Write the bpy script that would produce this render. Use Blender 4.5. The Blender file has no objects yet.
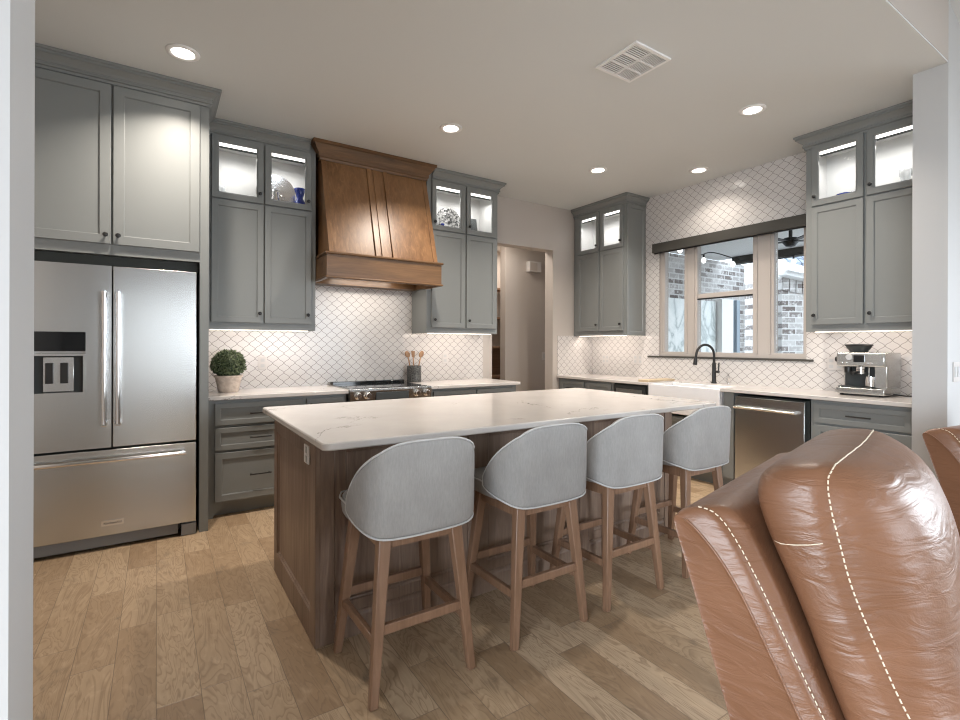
import bpy, bmesh, math, random
from mathutils import Vector, Matrix
random.seed(7)
PI = math.pi
S = bpy.context.scene
C = bpy.context.collection
R = math.radians

# ------------------------------------------------------------------ camera, world, lights, exposure
CAMH, CEIL, WX, WY = 1.303, 3.067, 4.932, 4.77
cam = bpy.data.cameras.new('camera'); camo = bpy.data.objects.new('camera', cam); C.objects.link(camo)
cam.sensor_width = 36; cam.lens = 36*494.0/960; cam.shift_y = -15.2/960; cam.clip_start = .02; cam.clip_end = 200
camo.matrix_world = Matrix.Translation((0, 0, CAMH)) @ Matrix.Rotation(-R(33.156), 4, 'Z') @ Matrix.Rotation(PI/2, 4, 'X') @ Matrix.Rotation(R(0.175), 4, 'Z')
S.camera = camo
S.view_settings.view_transform = 'Standard'; S.view_settings.look = 'None'
S.view_settings.gamma = 1; S.view_settings.use_curve_mapping = False
S.view_settings.exposure = 0.48
S.cycles.max_bounces = 8; S.cycles.diffuse_bounces = 5; S.cycles.glossy_bounces = 4; S.cycles.transmission_bounces = 6
S.cycles.transparent_max_bounces = 12; S.cycles.sample_clamp_indirect = 4; S.cycles.caustics_reflective = False; S.cycles.caustics_refractive = False
S.cycles.use_denoising = True; S.cycles.filter_width = 1.1

w = bpy.data.worlds.new('sky'); S.world = w; w.use_nodes = True
bg = w.node_tree.nodes['Background']; bg.inputs[0].default_value = (.80, .90, 1, 1); bg.inputs[1].default_value = 2.7

def area(name, loc, direction, sx, sy, power, col, shape='RECTANGLE', spread=180):
    l = bpy.data.lights.new(name, 'AREA'); l.shape = shape; l.size = sx; l.size_y = sy; l.energy = power; l.color = col; l.spread = R(spread)
    o = bpy.data.objects.new(name, l); C.objects.link(o); o.location = loc
    o.rotation_euler = Vector(direction).to_track_quat('-Z', 'Y').to_euler()
    return o
DAY = (.86, .93, 1.0); WARM = (1, .90, .79)
area('daylight_rear_window', (3.6, -5.75, 1.6), (-.1, 1, -.5), 3.0, 2.0, 60, DAY, spread=100)
area('daylight_side_window', (-3.7, -1.9, 1.6), (1, .35, -.5), 3.6, 2.0, 120, DAY, spread=100)
area('daylight_far_window', (6.9, -2.2, 1.6), (-1, .4, -.35), 3.2, 2.0, 62, DAY, spread=105)
area('rear_streak_fill', (.02, -5.75, 1.3), (0, 1, 0), .42, 2.3, 5, (1, .95, .9))  # added lamp, lifts the base cabinets and puts a streak on the refrigerator
area('hall_fill', (3.7, 5.25, 2.78), (0, 0, -1), .3, .3, 8, WARM)  # added unseen fill, brightens the hall wall
area('pantry_fill', (4.3, 6.15, 2.78), (0, 0, -1), .3, .3, 10, WARM)  # added unseen fill, keeps the pantry from going dark
CANS = [(.126, 3.49), (1.997, 3.499), (3.712, 3.518), (4.555, 2.957), (3.72, 1.98)]
for x, y in CANS:
    area('can_light_lamp', (x, y, CEIL-.012), (0, 0, -1), .11, .11, 4 if x > 4.2 else 17, WARM, 'DISK', 125)

# ------------------------------------------------------------------ materials
def mat(name, col=(.5, .5, .5), rough=.5, metal=0, spec=.5, build=None, **kw):
    m = bpy.data.materials.new(name); m.use_nodes = True
    n = m.node_tree.nodes; b = n['Principled BSDF']
    b.inputs['Base Color'].default_value = (*col, 1); b.inputs['Roughness'].default_value = rough
    b.inputs['Metallic'].default_value = metal; b.inputs['Specular IOR Level'].default_value = spec
    for k, v in kw.items(): b.inputs[k.replace('_', ' ')].default_value = v
    if build: build(m, n, m.node_tree.links, b)
    return m
def coords(n, l, scale=(1, 1, 1), rot=(0, 0, 0), kind='Object'):
    t = n.new('ShaderNodeTexCoord'); p = n.new('ShaderNodeMapping')
    p.inputs['Scale'].default_value = scale; p.inputs['Rotation'].default_value = rot
    l.new(t.outputs[kind], p.inputs[0]); return p.outputs[0]
def noise(n, l, vec, scale, detail=4, rough=.55, dist=0):
    t = n.new('ShaderNodeTexNoise'); t.inputs['Scale'].default_value = scale; t.inputs['Detail'].default_value = detail
    t.inputs['Roughness'].default_value = rough; t.inputs['Distortion'].default_value = dist
    l.new(vec, t.inputs['Vector']); return t.outputs[0]
def ramp(n, l, fac, stops):
    r = n.new('ShaderNodeValToRGB'); e = r.color_ramp.elements
    while len(e) < len(stops): e.new(.5)
    for k, (p, c) in enumerate(stops): e[k].position = p; e[k].color = (*c, 1) if len(c) == 3 else c
    l.new(fac, r.inputs[0]); return r.outputs[0]
def mth(n, l, op, a, b=None, c=None):
    m = n.new('ShaderNodeMath'); m.operation = op
    for i, v in enumerate((a, b, c)):
        if v is None: continue
        if isinstance(v, (int, float)): m.inputs[i].default_value = v
        else: l.new(v, m.inputs[i])
    return m.outputs[0]
def mix(n, l, fac, a, b, typ='MIX'):
    m = n.new('ShaderNodeMixRGB'); m.blend_type = typ
    for i, v in enumerate((fac, a, b)):
        if isinstance(v, (int, float)): m.inputs[i].default_value = v
        elif isinstance(v, tuple): m.inputs[i].default_value = (*v, 1)
        else: l.new(v, m.inputs[i])
    return m.outputs[0]
def bump(n, l, b, h, strength=.2, dist=.01):
    u = n.new('ShaderNodeBump'); u.inputs['Strength'].default_value = strength; u.inputs['Distance'].default_value = dist
    l.new(h, u.inputs['Height']); l.new(u.outputs[0], b.inputs['Normal'])

def wood(c1, c2, c3, scale=(9, 9, .9), axis='Z', knots=True):
    sc = {'Z': (14, 14, 1.1), 'X': (1.1, 14, 14), 'Y': (14, 1.1, 14)}[axis]
    def f(m, n, l, b):
        v = coords(n, l, sc)
        a = noise(n, l, v, 2.2, 6, .6, 1.2); g = noise(n, l, v, 9, 3, .6, .3)
        v2 = coords(n, l, tuple(s*.16 for s in sc)); big = noise(n, l, v2, 2.0, 3, .5, .6)
        col = ramp(n, l, a, [(.3, c1), (.55, c2), (.75, c3)])
        col = mix(n, l, mth(n, l, 'MULTIPLY', g, .35), col, tuple(x*.55 for x in c1))
        col = mix(n, l, ramp(n, l, big, [(.35, (0, 0, 0)), (.7, (.5, .5, .5))]), col, c3)
        l.new(col, b.inputs['Base Color']); bump(n, l, b, g, .12, .003)
    return f
def steel(axis='X'):
    def f(m, n, l, b):
        b.inputs['Anisotropic'].default_value = .6; tg = n.new('ShaderNodeTangent'); tg.direction_type = 'RADIAL'; tg.axis = 'Z'; l.new(tg.outputs[0], b.inputs['Tangent'])
        sc = (1.5, 1.5, 260) if axis == 'X' else (260, 260, 1.5)
        v = coords(n, l, sc); a = noise(n, l, v, 1, 3, .6)
        b.inputs['Roughness'].default_value = .25
    return f
def quartz(m, n, l, b):
    v = coords(n, l, (1, 1, 1))
    w1 = noise(n, l, v, 1.3, 6, .6, 1.5); vein = mth(n, l, 'ABSOLUTE', mth(n, l, 'SUBTRACT', w1, .5))
    msk = noise(n, l, v, 2.1, 2, .5)
    vv = ramp(n, l, vein, [(0, (1, 1, 1)), (.005, (.5, .5, .5)), (.011, (0, 0, 0))])
    vm = ramp(n, l, msk, [(.55, (0, 0, 0)), (.63, (1, 1, 1))])
    f = mix(n, l, 1.0, vv, vm, 'MULTIPLY')
    cl = noise(n, l, v, 3, 4, .6)
    base = ramp(n, l, cl, [(.3, (.55, .52, .50)), (.7, (.61, .58, .555))])
    l.new(mix(n, l, f, base, (.22, .20, .19)), b.inputs['Base Color'])
def tile(axis):
    def f(m, n, l, b):
        t = n.new('ShaderNodeTexCoord'); s = n.new('ShaderNodeSeparateXYZ'); l.new(t.outputs['Object'], s.inputs[0])
        X = mth(n, l, 'DIVIDE', s.outputs[0 if axis == 'X' else 1], .097); Z = mth(n, l, 'DIVIDE', s.outputs[2], .087)
        p = mth(n, l, 'ADD', X, Z); q = mth(n, l, 'SUBTRACT', X, Z)
        sp = mth(n, l, 'MULTIPLY', mth(n, l, 'SINE', mth(n, l, 'MULTIPLY', p, 2*PI)), .04)
        sq = mth(n, l, 'MULTIPLY', mth(n, l, 'SINE', mth(n, l, 'MULTIPLY', q, 2*PI)), .04)
        def d(a): return mth(n, l, 'ABSOLUTE', mth(n, l, 'SUBTRACT', mth(n, l, 'FRACT', a), .5))
        dd = mth(n, l, 'MAXIMUM', d(mth(n, l, 'ADD', p, sq)), d(mth(n, l, 'ADD', q, sp)))
        g = ramp(n, l, dd, [(.462, (0, 0, 0)), (.48, (1, 1, 1))])
        l.new(mix(n, l, g, (.63, .605, .59), (.20, .185, .175)), b.inputs['Base Color'])
        l.new(mth(n, l, 'ADD', mth(n, l, 'MULTIPLY', g, .5), .18), b.inputs['Roughness'])
        bump(n, l, b, mth(n, l, 'SUBTRACT', 1, g), .25, .003)
    return f
def planks(m, n, l, b):
    t = n.new('ShaderNodeTexCoord'); s = n.new('ShaderNodeSeparateXYZ'); l.new(t.outputs['Object'], s.inputs[0])
    W, L = .142, .72
    xr = mth(n, l, 'DIVIDE', s.outputs[0], W); row = mth(n, l, 'FLOOR', xr)
    wn = n.new('ShaderNodeTexWhiteNoise'); wn.noise_dimensions = '1D'; l.new(row, wn.inputs['W'])
    yr = mth(n, l, 'ADD', mth(n, l, 'DIVIDE', s.outputs[1], L), mth(n, l, 'MULTIPLY', wn.outputs[0], 7)); col = mth(n, l, 'FLOOR', yr)
    cb = n.new('ShaderNodeCombineXYZ'); l.new(row, cb.inputs[0]); l.new(col, cb.inputs[1])
    w2 = n.new('ShaderNodeTexWhiteNoise'); w2.noise_dimensions = '2D'; l.new(cb.outputs[0], w2.inputs['Vector'])
    ex = mth(n, l, 'ABSOLUTE', mth(n, l, 'SUBTRACT', mth(n, l, 'FRACT', xr), .5)); ey = mth(n, l, 'ABSOLUTE', mth(n, l, 'SUBTRACT', mth(n, l, 'FRACT', yr), .5))
    seam = mth(n, l, 'MAXIMUM', ramp(n, l, ex, [(.487, (0, 0, 0)), (.496, (1, 1, 1))]), ramp(n, l, ey, [(.4965, (0, 0, 0)), (.4985, (1, 1, 1))]))
    off = n.new('ShaderNodeVectorMath'); off.operation = 'MULTIPLY_ADD'; l.new(w2.outputs[1], off.inputs[0]); off.inputs[1].default_value = (30, 30, 30); l.new(t.outputs['Object'], off.inputs[2])
    mp = n.new('ShaderNodeMapping'); mp.inputs['Scale'].default_value = (9, 1.6, 1); l.new(off.outputs[0], mp.inputs[0])
    sw = noise(n, l, mp.outputs[0], 1.0, 3, .5, 1.0)
    rings = mth(n, l, 'FRACT', mth(n, l, 'MULTIPLY', sw, 14)); rg = ramp(n, l, rings, [(0, (.75, .75, .75)), (.16, (0, 0, 0)), (.7, (.15, .15, .15)), (1, (.75, .75, .75))])
    mp3 = n.new('ShaderNodeMapping'); mp3.inputs['Scale'].default_value = (60, 4, 1); l.new(off.outputs[0], mp3.inputs[0])
    fine = noise(n, l, mp3.outputs[0], 1.5, 4, .6)
    mp2 = n.new('ShaderNodeMapping'); mp2.inputs['Scale'].default_value = (5, 2.2, 1); l.new(off.outputs[0], mp2.inputs[0])
    kn = noise(n, l, mp2.outputs[0], 1.3, 5, .65, .8)
    base = ramp(n, l, w2.outputs[0], [(0, (.33, .225, .135)), (.3, (.43, .31, .195)), (.65, (.51, .38, .25)), (1, (.60, .465, .325))])
    c = mix(n, l, mth(n, l, 'MULTIPLY', rg, .85), base, (.22, .14, .08))
    c = mix(n, l, mth(n, l, 'MULTIPLY', fine, .4), c, (.25, .17, .105))
    c = mix(n, l, ramp(n, l, kn, [(.60, (0, 0, 0)), (.78, (.85, .85, .85))]), c, (.14, .11, .08))
    lt = noise(n, l, mp2.outputs[0], 3.1, 4, .6, 1.5); c = mix(n, l, ramp(n, l, lt, [(.52, (0, 0, 0)), (.72, (.28, .28, .28))]), c, (.64, .48, .33))
    c = mix(n, l, mth(n, l, 'MULTIPLY', seam, .8), c, (.17, .12, .08))
    l.new(c, b.inputs['Base Color'])
    l.new(mth(n, l, 'ADD', mth(n, l, 'MULTIPLY', fine, .2), .3), b.inputs['Roughness'])
    bump(n, l, b, mth(n, l, 'SUBTRACT', mth(n, l, 'ADD', mth(n, l, 'MULTIPLY', sw, .5), mth(n, l, 'MULTIPLY', rg, -.12)), seam), .35, .003)
def brick(axis='X', W=.24, H=.085):
    def f(m, n, l, b):
        t = n.new('ShaderNodeTexCoord'); s = n.new('ShaderNodeSeparateXYZ'); l.new(t.outputs['Object'], s.inputs[0])
        cb = n.new('ShaderNodeCombineXYZ'); l.new(s.outputs[0 if axis == 'X' else 1], cb.inputs[0]); l.new(s.outputs[2], cb.inputs[1])
        k = n.new('ShaderNodeTexBrick'); k.inputs['Scale'].default_value = 1; k.inputs['Brick Width'].default_value = W; k.inputs['Row Height'].default_value = H
        k.inputs['Mortar Size'].default_value = .012; k.inputs['Color1'].default_value = (.16, .13, .12, 1); k.inputs['Color2'].default_value = (.55, .53, .52, 1)
        k.inputs['Mortar'].default_value = (.60, .59, .58, 1); k.inputs['Mortar Smooth'].default_value = .3; l.new(cb.outputs[0], k.inputs['Vector'])
        nz = noise(n, l, t.outputs['Object'], 14, 5, .7)
        l.new(mix(n, l, ramp(n, l, nz, [(.50, (0, 0, 0)), (.66, (.85, .85, .85))]), k.outputs[0], (.68, .66, .65)), b.inputs['Base Color'])
    return f
def fabric(m, n, l, b):
    v = coords(n, l, (1, 1, .22)); a = noise(n, l, v, 150, 3, .7); c = noise(n, l, coords(n, l), 9, 3, .5)
    l.new(mix(n, l, mth(n, l, 'MULTIPLY', a, .45), mix(n, l, c, (.31, .303, .295), (.42, .413, .405)), (.10, .10, .10)), b.inputs['Base Color']); bump(n, l, b, a, .3, .002)
def leather(m, n, l, b):
    v = coords(n, l); a = noise(n, l, v, 3.2, 4, .6, .4); g = noise(n, l, v, 210, 2, .6)
    wv = noise(n, l, coords(n, l, (2.4, 3, 10), (.5, .3, .3)), 2.6, 4, .5, 1.0)
    l.new(ramp(n, l, a, [(.3, (.165, .076, .040)), (.7, (.23, .110, .060))]), b.inputs['Base Color'])
    bump(n, l, b, mth(n, l, 'ADD', mth(n, l, 'MULTIPLY', g, .06), mth(n, l, 'MULTIPLY', wv, 1.0)), .42, .014)
def leaves(m, n, l, b):
    a = noise(n, l, coords(n, l), 60, 2, .5); l.new(ramp(n, l, a, [(.35, (.025, .042, .018)), (.65, (.16, .20, .10))]), b.inputs['Base Color'])
def speck(c1, c2, sc):
    def f(m, n, l, b):
        a = noise(n, l, coords(n, l), sc, 3, .6); l.new(ramp(n, l, a, [(.4, c1), (.6, c2)]), b.inputs['Base Color'])
    return f
def shing(m, n, l, b):
    t = n.new('ShaderNodeTexCoord'); k = n.new('ShaderNodeTexBrick'); k.inputs['Scale'].default_value = 1; k.inputs['Brick Width'].default_value = .3; k.inputs['Row Height'].default_value = .16
    k.inputs['Color1'].default_value = (.22, .27, .36, 1); k.inputs['Color2'].default_value = (.33, .38, .46, 1); k.inputs['Mortar'].default_value = (.1, .12, .16, 1); l.new(t.outputs['Object'], k.inputs['Vector'])
    l.new(k.outputs[0], b.inputs['Base Color'])
def marble(m, n, l, b):
    v = coords(n, l, (.9, 1, .5), (0, .5, 0)); a = noise(n, l, v, 1.6, 4, .5, 2.0)
    l.new(ramp(n, l, mth(n, l, 'ABSOLUTE', mth(n, l, 'SUBTRACT', a, .5)), [(0, (.38, .42, .42)), (.04, (.62, .66, .65)), (.12, (.76, .78, .77))]), b.inputs['Base Color'])
def glassm(name, tint=(1, 1, 1), refl=.10):
    m = bpy.data.materials.new(name); m.use_nodes = True; n = m.node_tree.nodes; l = m.node_tree.links; n.clear()
    o = n.new('ShaderNodeOutputMaterial'); t = n.new('ShaderNodeBsdfTransparent'); g = n.new('ShaderNodeBsdfGlossy'); x = n.new('ShaderNodeMixShader')
    fr = n.new('ShaderNodeLayerWeight'); fr.inputs[0].default_value = .15
    t.inputs[0].default_value = (*tint, 1); g.inputs['Roughness'].default_value = .02
    mm = n.new('ShaderNodeMath'); mm.operation = 'MULTIPLY'; mm.inputs[1].default_value = refl*5; l.new(fr.outputs[0], mm.inputs[0])
    l.new(mm.outputs[0], x.inputs[0]); l.new(t.outputs[0], x.inputs[1]); l.new(g.outputs[0], x.inputs[2]); l.new(x.outputs[0], o.inputs[0]); return m
def emis(name, col, st): return mat(name, col, .5, Emission_Color=(*col, 1), Emission_Strength=st)

M = dict(
 wall=mat('greige_wall_paint', (.50, .455, .42), .7), ceil=mat('ceiling_paint', (.64, .66, .66), .8), white=mat('pale_jamb_paint', (.52, .525, .53), .55),
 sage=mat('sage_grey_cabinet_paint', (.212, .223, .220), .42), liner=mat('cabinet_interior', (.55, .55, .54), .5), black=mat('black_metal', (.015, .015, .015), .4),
 dark=mat('dark_recess', (.03, .034, .03), .6), steel=mat('brushed_steel', (.58, .59, .585), .3, 1, build=steel('X')), chrome=mat('chrome', (.82, .82, .82), .12, 1),
 quartz=mat('quartz', (.8, .8, .8), .16, build=quartz), tile_x=mat('arabesque_tile_range', rough=.2, build=tile('X')), tile_y=mat('arabesque_tile_window', rough=.2, build=tile('Y')),
 floor=mat('wood_floor', rough=.35, build=planks), island=mat('island_wood', rough=.42, build=wood((.14, .088, .062), (.235, .158, .115), (.33, .245, .19))),
 hood=mat('hood_wood', rough=.38, build=wood((.12, .056, .022), (.215, .105, .043), (.32, .175, .082))), hoodx=mat('hood_band_wood', rough=.32, build=wood((.055, .027, .011), (.14, .070, .029), (.23, .125, .055), axis='X')),
 stool=mat('stool_wood', rough=.35, build=wood((.15, .08, .045), (.225, .128, .078), (.31, .188, .122))), fabric=mat('grey_woven_fabric', rough=.9, build=fabric), pipe=mat('light_piping', (.50, .50, .50), .8),
 leather=mat('tan_leather', rough=.37, spec=.5, build=leather), thread=mat('cream_thread', (.75, .66, .52), .7), glass=glassm('clear_glass'), wglass=glassm('window_glass', (.97, .98, .98), .05),
 bglass=mat('black_glass', (.01, .012, .014), .06), frame=mat('window_frame_greige', (.46, .42, .39), .5), valance=mat('roller_shade_cassette', (.055, .052, .045), .6), sink=mat('white_fireclay', (.80, .80, .82), .12),
 plate=mat('white_plastic', (.60, .575, .56), .4), pot=mat('stone_pot', rough=.8, build=speck((.55, .45, .38), (.68, .58, .50), 30)), leaf=mat('boxwood_leaves', rough=.6, build=leaves),
 crock=mat('speckled_crock', rough=.5, build=speck((.03, .03, .03), (.12, .12, .115), 90)), spoon=mat('spoon_wood', rough=.5, build=wood((.25, .13, .06), (.38, .21, .11), (.48, .3, .17))),
 board=mat('board_wood', rough=.5, build=wood((.5, .38, .24), (.58, .46, .31), (.64, .53, .38), axis='X')), lamp=emis('lamp_glow', (1, .93, .84), 14), strip=emis('strip_glow', (1, .97, .93), 1.5), ustrip=emis('undercabinet_glow', (1, .88, .78), 2.2),
 brick=mat('whitewashed_brick', rough=.85, build=brick('X')), brick2=mat('pale_brick', rough=.85, build=brick('X', .26, .10)), roof=mat('shingles', rough=.8, build=shing), marble=mat('marble_slab', rough=.3, build=marble),
 filigree=mat('filigree_metal', rough=.35, build=speck((.03, .03, .03), (.5, .5, .49), 45)), blue=mat('cobalt_ceramic', (.02, .04, .25), .25), silver=mat('silver_plate', (.7, .7, .7), .2, 1), crystal=mat('cut_crystal', (.75, .77, .78), .08, 0, .8, Alpha=.55), slate=mat('dark_slate', (.04, .045, .045), .5),
 gutter=mat('white_fascia', (.8, .8, .8), .5), concrete=mat('patio_concrete', rough=.8, build=speck((.5, .5, .49), (.6, .6, .59), 8)), shade=mat('recess_white', (.7, .7, .68), .6), pantry=mat('pantry_wood', rough=.6, build=wood((.22, .13, .08), (.32, .2, .13), (.4, .27, .18), axis='X')),
 post=mat('blue_grey_paint', (.30, .36, .42), .5), soffit=mat('soffit', (.68, .69, .70), .7), badge=mat('badge_plate', (.75, .75, .75), .25, 1), lgrey=mat('grey_vent_shadow', (.2, .2, .2), .7))

# ------------------------------------------------------------------ mesh helpers
class MB:
    def __init__(s): s.b = bmesh.new(); s.k = 0
    def box(s, x0, y0, z0, x1, y1, z1):
        if x0 > x1: x0, x1 = x1, x0
        if y0 > y1: y0, y1 = y1, y0
        if z0 > z1: z0, z1 = z1, z0
        j = s.k*6e-5; s.k = (s.k+1) % 9; x0 += j; y0 += j; z0 += j; x1 -= j; y1 -= j; z1 -= j
        v = [s.b.verts.new((x, y, z)) for x in (x0, x1) for y in (y0, y1) for z in (z0, z1)]
        for f in ((0, 1, 3, 2), (4, 6, 7, 5), (0, 4, 5, 1), (2, 3, 7, 6), (0, 2, 6, 4), (1, 5, 7, 3)): s.b.faces.new([v[i] for i in f])
        return s
    def hexa(s, p):   # 8 points: bottom 4 ccw, top 4 ccw
        v = [s.b.verts.new(q) for q in p]
        for f in ((3, 2, 1, 0), (4, 5, 6, 7), (0, 1, 5, 4), (1, 2, 6, 5), (2, 3, 7, 6), (3, 0, 4, 7)): s.b.faces.new([v[i] for i in f])
        return s
    def bar(s, p0, p1, w0, d0, w1=None, d1=None):
        w1 = w1 or w0; d1 = d1 or d0; a, b = Vector(p0), Vector(p1); t = (b-a).normalized()
        ref = Vector((1, 0, 0)) if abs(t.x) < .9 else Vector((0, 1, 0)); y = t.cross(ref).normalized(); x = y.cross(t).normalized()
        return s.hexa([a+x*i*w0/2+y*j*d0/2 for i, j in ((-1, -1), (1, -1), (1, 1), (-1, 1))]+[b+x*i*w1/2+y*j*d1/2 for i, j in ((-1, -1), (1, -1), (1, 1), (-1, 1))])
    def loft(s, rings, closed=True, cap=True):
        V = [[s.b.verts.new(p) for p in r] for r in rings]; n = len(rings[0])
        for a, b in zip(V, V[1:]):
            for i in range(n if closed else n-1): s.b.faces.new((a[i], a[(i+1) % n], b[(i+1) % n], b[i]))
        if cap and closed: s.b.faces.new(V[0][::-1]); s.b.faces.new(V[-1])
        return s
    def prism(s, pts, f0, f1):  # pts 2d mapped by f0/f1 to 3d
        return s.loft([[f0(p) for p in pts], [f1(p) for p in pts]])
    def lathe(s, prof, c=(0, 0, 0), n=24, axis='Z', cap=True):
        def P(r, h, a):
            x, y = r*math.cos(a), r*math.sin(a)
            q = {'Z': (x, y, h), 'Y': (x, h, y), 'X': (h, x, y)}[axis]; return (c[0]+q[0], c[1]+q[1], c[2]+q[2])
        return s.loft([[P(r, h, 2*PI*i/n) for i in range(n)] for r, h in prof], True, cap)
    def tube(s, pts, r, n=8, cap=True):
        pts = [Vector(p) for p in pts]; rings = []; prev = None
        for i, p in enumerate(pts):
            t = (pts[min(i+1, len(pts)-1)]-pts[max(i-1, 0)]).normalized()
            if prev is None: prev = t.orthogonal().normalized()
            x = (prev-t*prev.dot(t)).normalized(); prev = x; y = t.cross(x)
            rr = r[i] if isinstance(r, (list, tuple)) else r
            rings.append([p+(x*math.cos(2*PI*k/n)+y*math.sin(2*PI*k/n))*rr for k in range(n)])
        return s.loft(rings, True, cap)
    def nest(s, x0, z0, x1, z1, loops, close=True):   # door face: loops of (inset, y)
        rings = [[(x0+i, y, z0+i), (x1-i, y, z0+i), (x1-i, y, z1-i), (x0+i, y, z1-i)] for i, y in loops]
        if close: return s.loft(rings)
        V = [[s.b.verts.new(p) for p in r] for r in rings]; k = len(V)
        for j in range(k):
            a, b = V[j], V[(j+1) % k]
            for i in range(4): s.b.faces.new((a[i], a[(i+1) % 4], b[(i+1) % 4], b[i]))
        return s
    def sweep(s, path, prof):   # path xy points; prof (out, z) list; out is to the right of travel
        P = [Vector(p) for p in path]; rings = []
        for i, p in enumerate(P):
            ns = []
            if i > 0: d = (P[i]-P[i-1]).normalized(); ns.append(Vector((d.y, -d.x)))
            if i < len(P)-1: d = (P[i+1]-P[i]).normalized(); ns.append(Vector((d.y, -d.x)))
            m = ns[0] if len(ns) == 1 else (ns[0]+ns[1])/(1+ns[0].dot(ns[1]))
            rings.append([(p.x+m.x*o, p.y+m.y*o, z) for o, z in prof])
        return s.loft(rings)
    def build(s, name, m, parent=None, smooth=False, bevel=0, sub=0, loc=None, rot=None, seg=2, **tags):
        bmesh.ops.recalc_face_normals(s.b, faces=s.b.faces)
        me = bpy.data.meshes.new(name); s.b.to_mesh(me); s.b.free(); me.materials.append(M[m] if isinstance(m, str) else m)
        o = bpy.data.objects.new(name, me); C.objects.link(o)
        if parent: o.parent = parent
        if loc: o.location = loc
        if rot: o.rotation_euler = rot
        if smooth:
            for p in me.polygons: p.use_smooth = True
            if smooth == 'auto': me.set_sharp_from_angle(angle=R(35))
        if bevel:
            bv = o.modifiers.new('b', 'BEVEL'); bv.width = bevel; bv.segments = seg; bv.limit_method = 'ANGLE'; bv.angle_limit = R(40)
            for p in me.polygons: p.use_smooth = True
            me.set_sharp_from_angle(angle=R(35))
        if sub:
            sb = o.modifiers.new('s', 'SUBSURF'); sb.levels = sb.render_levels = sub
            for p in me.polygons: p.use_smooth = True
        for k, v in tags.items(): o[k] = v
        return o
def thing(name, label, cat, loc=(0, 0, 0), rotz=0, group=None):
    o = bpy.data.objects.new(name, None); C.objects.link(o); o.location = loc; o.rotation_euler = (0, 0, rotz)
    o['label'] = label; o['category'] = cat; o.empty_display_size = .05
    if group: o['group'] = group
    return o
def tag(o, label, cat, group=None):
    o['label'] = label; o['category'] = cat
    if group: o['group'] = group
    return o
def copy_tree(o, parent=None):
    c = o.copy(); C.objects.link(c)
    if parent: c.parent = parent
    for ch in list(o.children): copy_tree(ch, c)
    return c
def struct(name, mb, m, parent=None, **k):
    o = mb.build(name, m, parent, **k)
    if not parent: o['kind'] = 'structure'
    return o
def text_mesh(name, txt, size, m, parent, loc, rot, extrude=.0006, align='CENTER'):
    cu = bpy.data.curves.new(name, 'FONT'); cu.body = txt; cu.size = size; cu.extrude = extrude; cu.align_x = align; cu.align_y = 'CENTER'
    tmp = bpy.data.objects.new(name+'_c', cu); C.objects.link(tmp); dg = bpy.context.evaluated_depsgraph_get()
    me = bpy.data.meshes.new_from_object(tmp.evaluated_get(dg)); bpy.data.objects.remove(tmp)
    me.materials.clear(); me.materials.append(M[m]); o = bpy.data.objects.new(name, me); C.objects.link(o); o.parent = parent; o.location = loc; o.rotation_euler = rot; return o

# ------------------------------------------------------------------ setting
X0, X1, Y0, YO, YK = -3.3, 6.5, -5.5, .98, 1.153     # living room bounds, opening wall
struct('floor', MB().box(X0-.15, Y0-.15, -.08, 7.2, 6.7, 0), 'floor')
struct('ceiling', MB().box(-.95, YK, CEIL, WX+.15, WY+.15, CEIL+.15).box(-.18, YO+.002, CEIL, 4.107, YK+.01, CEIL+.012), 'ceil')
struct('ceiling_hall', MB().box(3.0, WY+.15, CEIL-.25, 5.08, 6.7, CEIL), 'ceil')
struct('wall_left', MB().box(-.95, YK, 0, -.80, WY+.15, CEIL), 'wall')
wb = struct('wall_back', MB().box(-.95, WY, 0, 3.284, WY+.15, CEIL).box(3.284, WY, 2.51, 4.224, WY+.15, CEIL).box(4.224, WY, 0, WX, WY+.15, CEIL), 'wall')
struct('backsplash', MB().box(.30, WY-.008, .90, 3.15, WY, 1.43).box(1.162, WY-.008, 1.43, 2.25, WY, 1.99), 'tile_x', wb)
struct('backsplash', MB().box(4.30, WY-.008, .90, WX-.009, WY, 1.42), 'tile_x', wb)
WY0, WY1, WZ0, WZ1 = 2.13, 3.70, 1.18, 2.44
def holed(mb, x0, x1):
    mb.box(x0, YK, 0, x1, WY0, CEIL).box(x0, WY1, 0, x1, WY+.15, CEIL).box(x0, WY0, 0, x1, WY1, WZ0).box(x0, WY0, WZ1, x1, WY1, CEIL); return mb
wr = struct('wall_right', holed(MB(), WX, WX+.16), 'wall')
mb = MB(); mb.box(WX-.008, YK, .90, WX, WY0, CEIL).box(WX-.008, WY1, .90, WX, WY-.008, CEIL).box(WX-.008, WY0, .90, WX, WY1, WZ0).box(WX-.008, WY0, WZ1, WX, WY1, CEIL)
struct('backsplash', mb, 'tile_y', wr)
# wall between living room and kitchen, with the wide cased opening
def zr(x): return 3.455+.335*(4.115-x) if x > 1.6 else 3.455+.335*(4.115-1.6)-.335*(1.6-x)
def gable(xs, y0, y1, z0):
    mb = MB()
    for a, b in zip(xs, xs[1:]): mb.hexa([(a, y0, z0), (b, y0, z0), (b, y1, z0), (a, y1, z0), (a, y0, zr(a)), (b, y0, zr(b)), (b, y1, zr(b)), (a, y1, zr(a))])
    return mb
OL, OR = -.181, 4.108
struct('wall_front_header', gable([OL+.001, 1.6, OR-.001], YO, YK, CEIL+.012), 'wall')
mb = MB()
for a, b in ((X0-.15, OL), (OR, X1+.15)): mb.hexa([(a, YO, 0), (b, YO, 0), (b, YK, 0), (a, YK, 0), (a, YO, zr(a)), (b, YO, zr(b)), (b, YK, zr(b)), (a, YK, zr(a))])
struct('wall_front', mb, 'white')
mb = MB()
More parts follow.
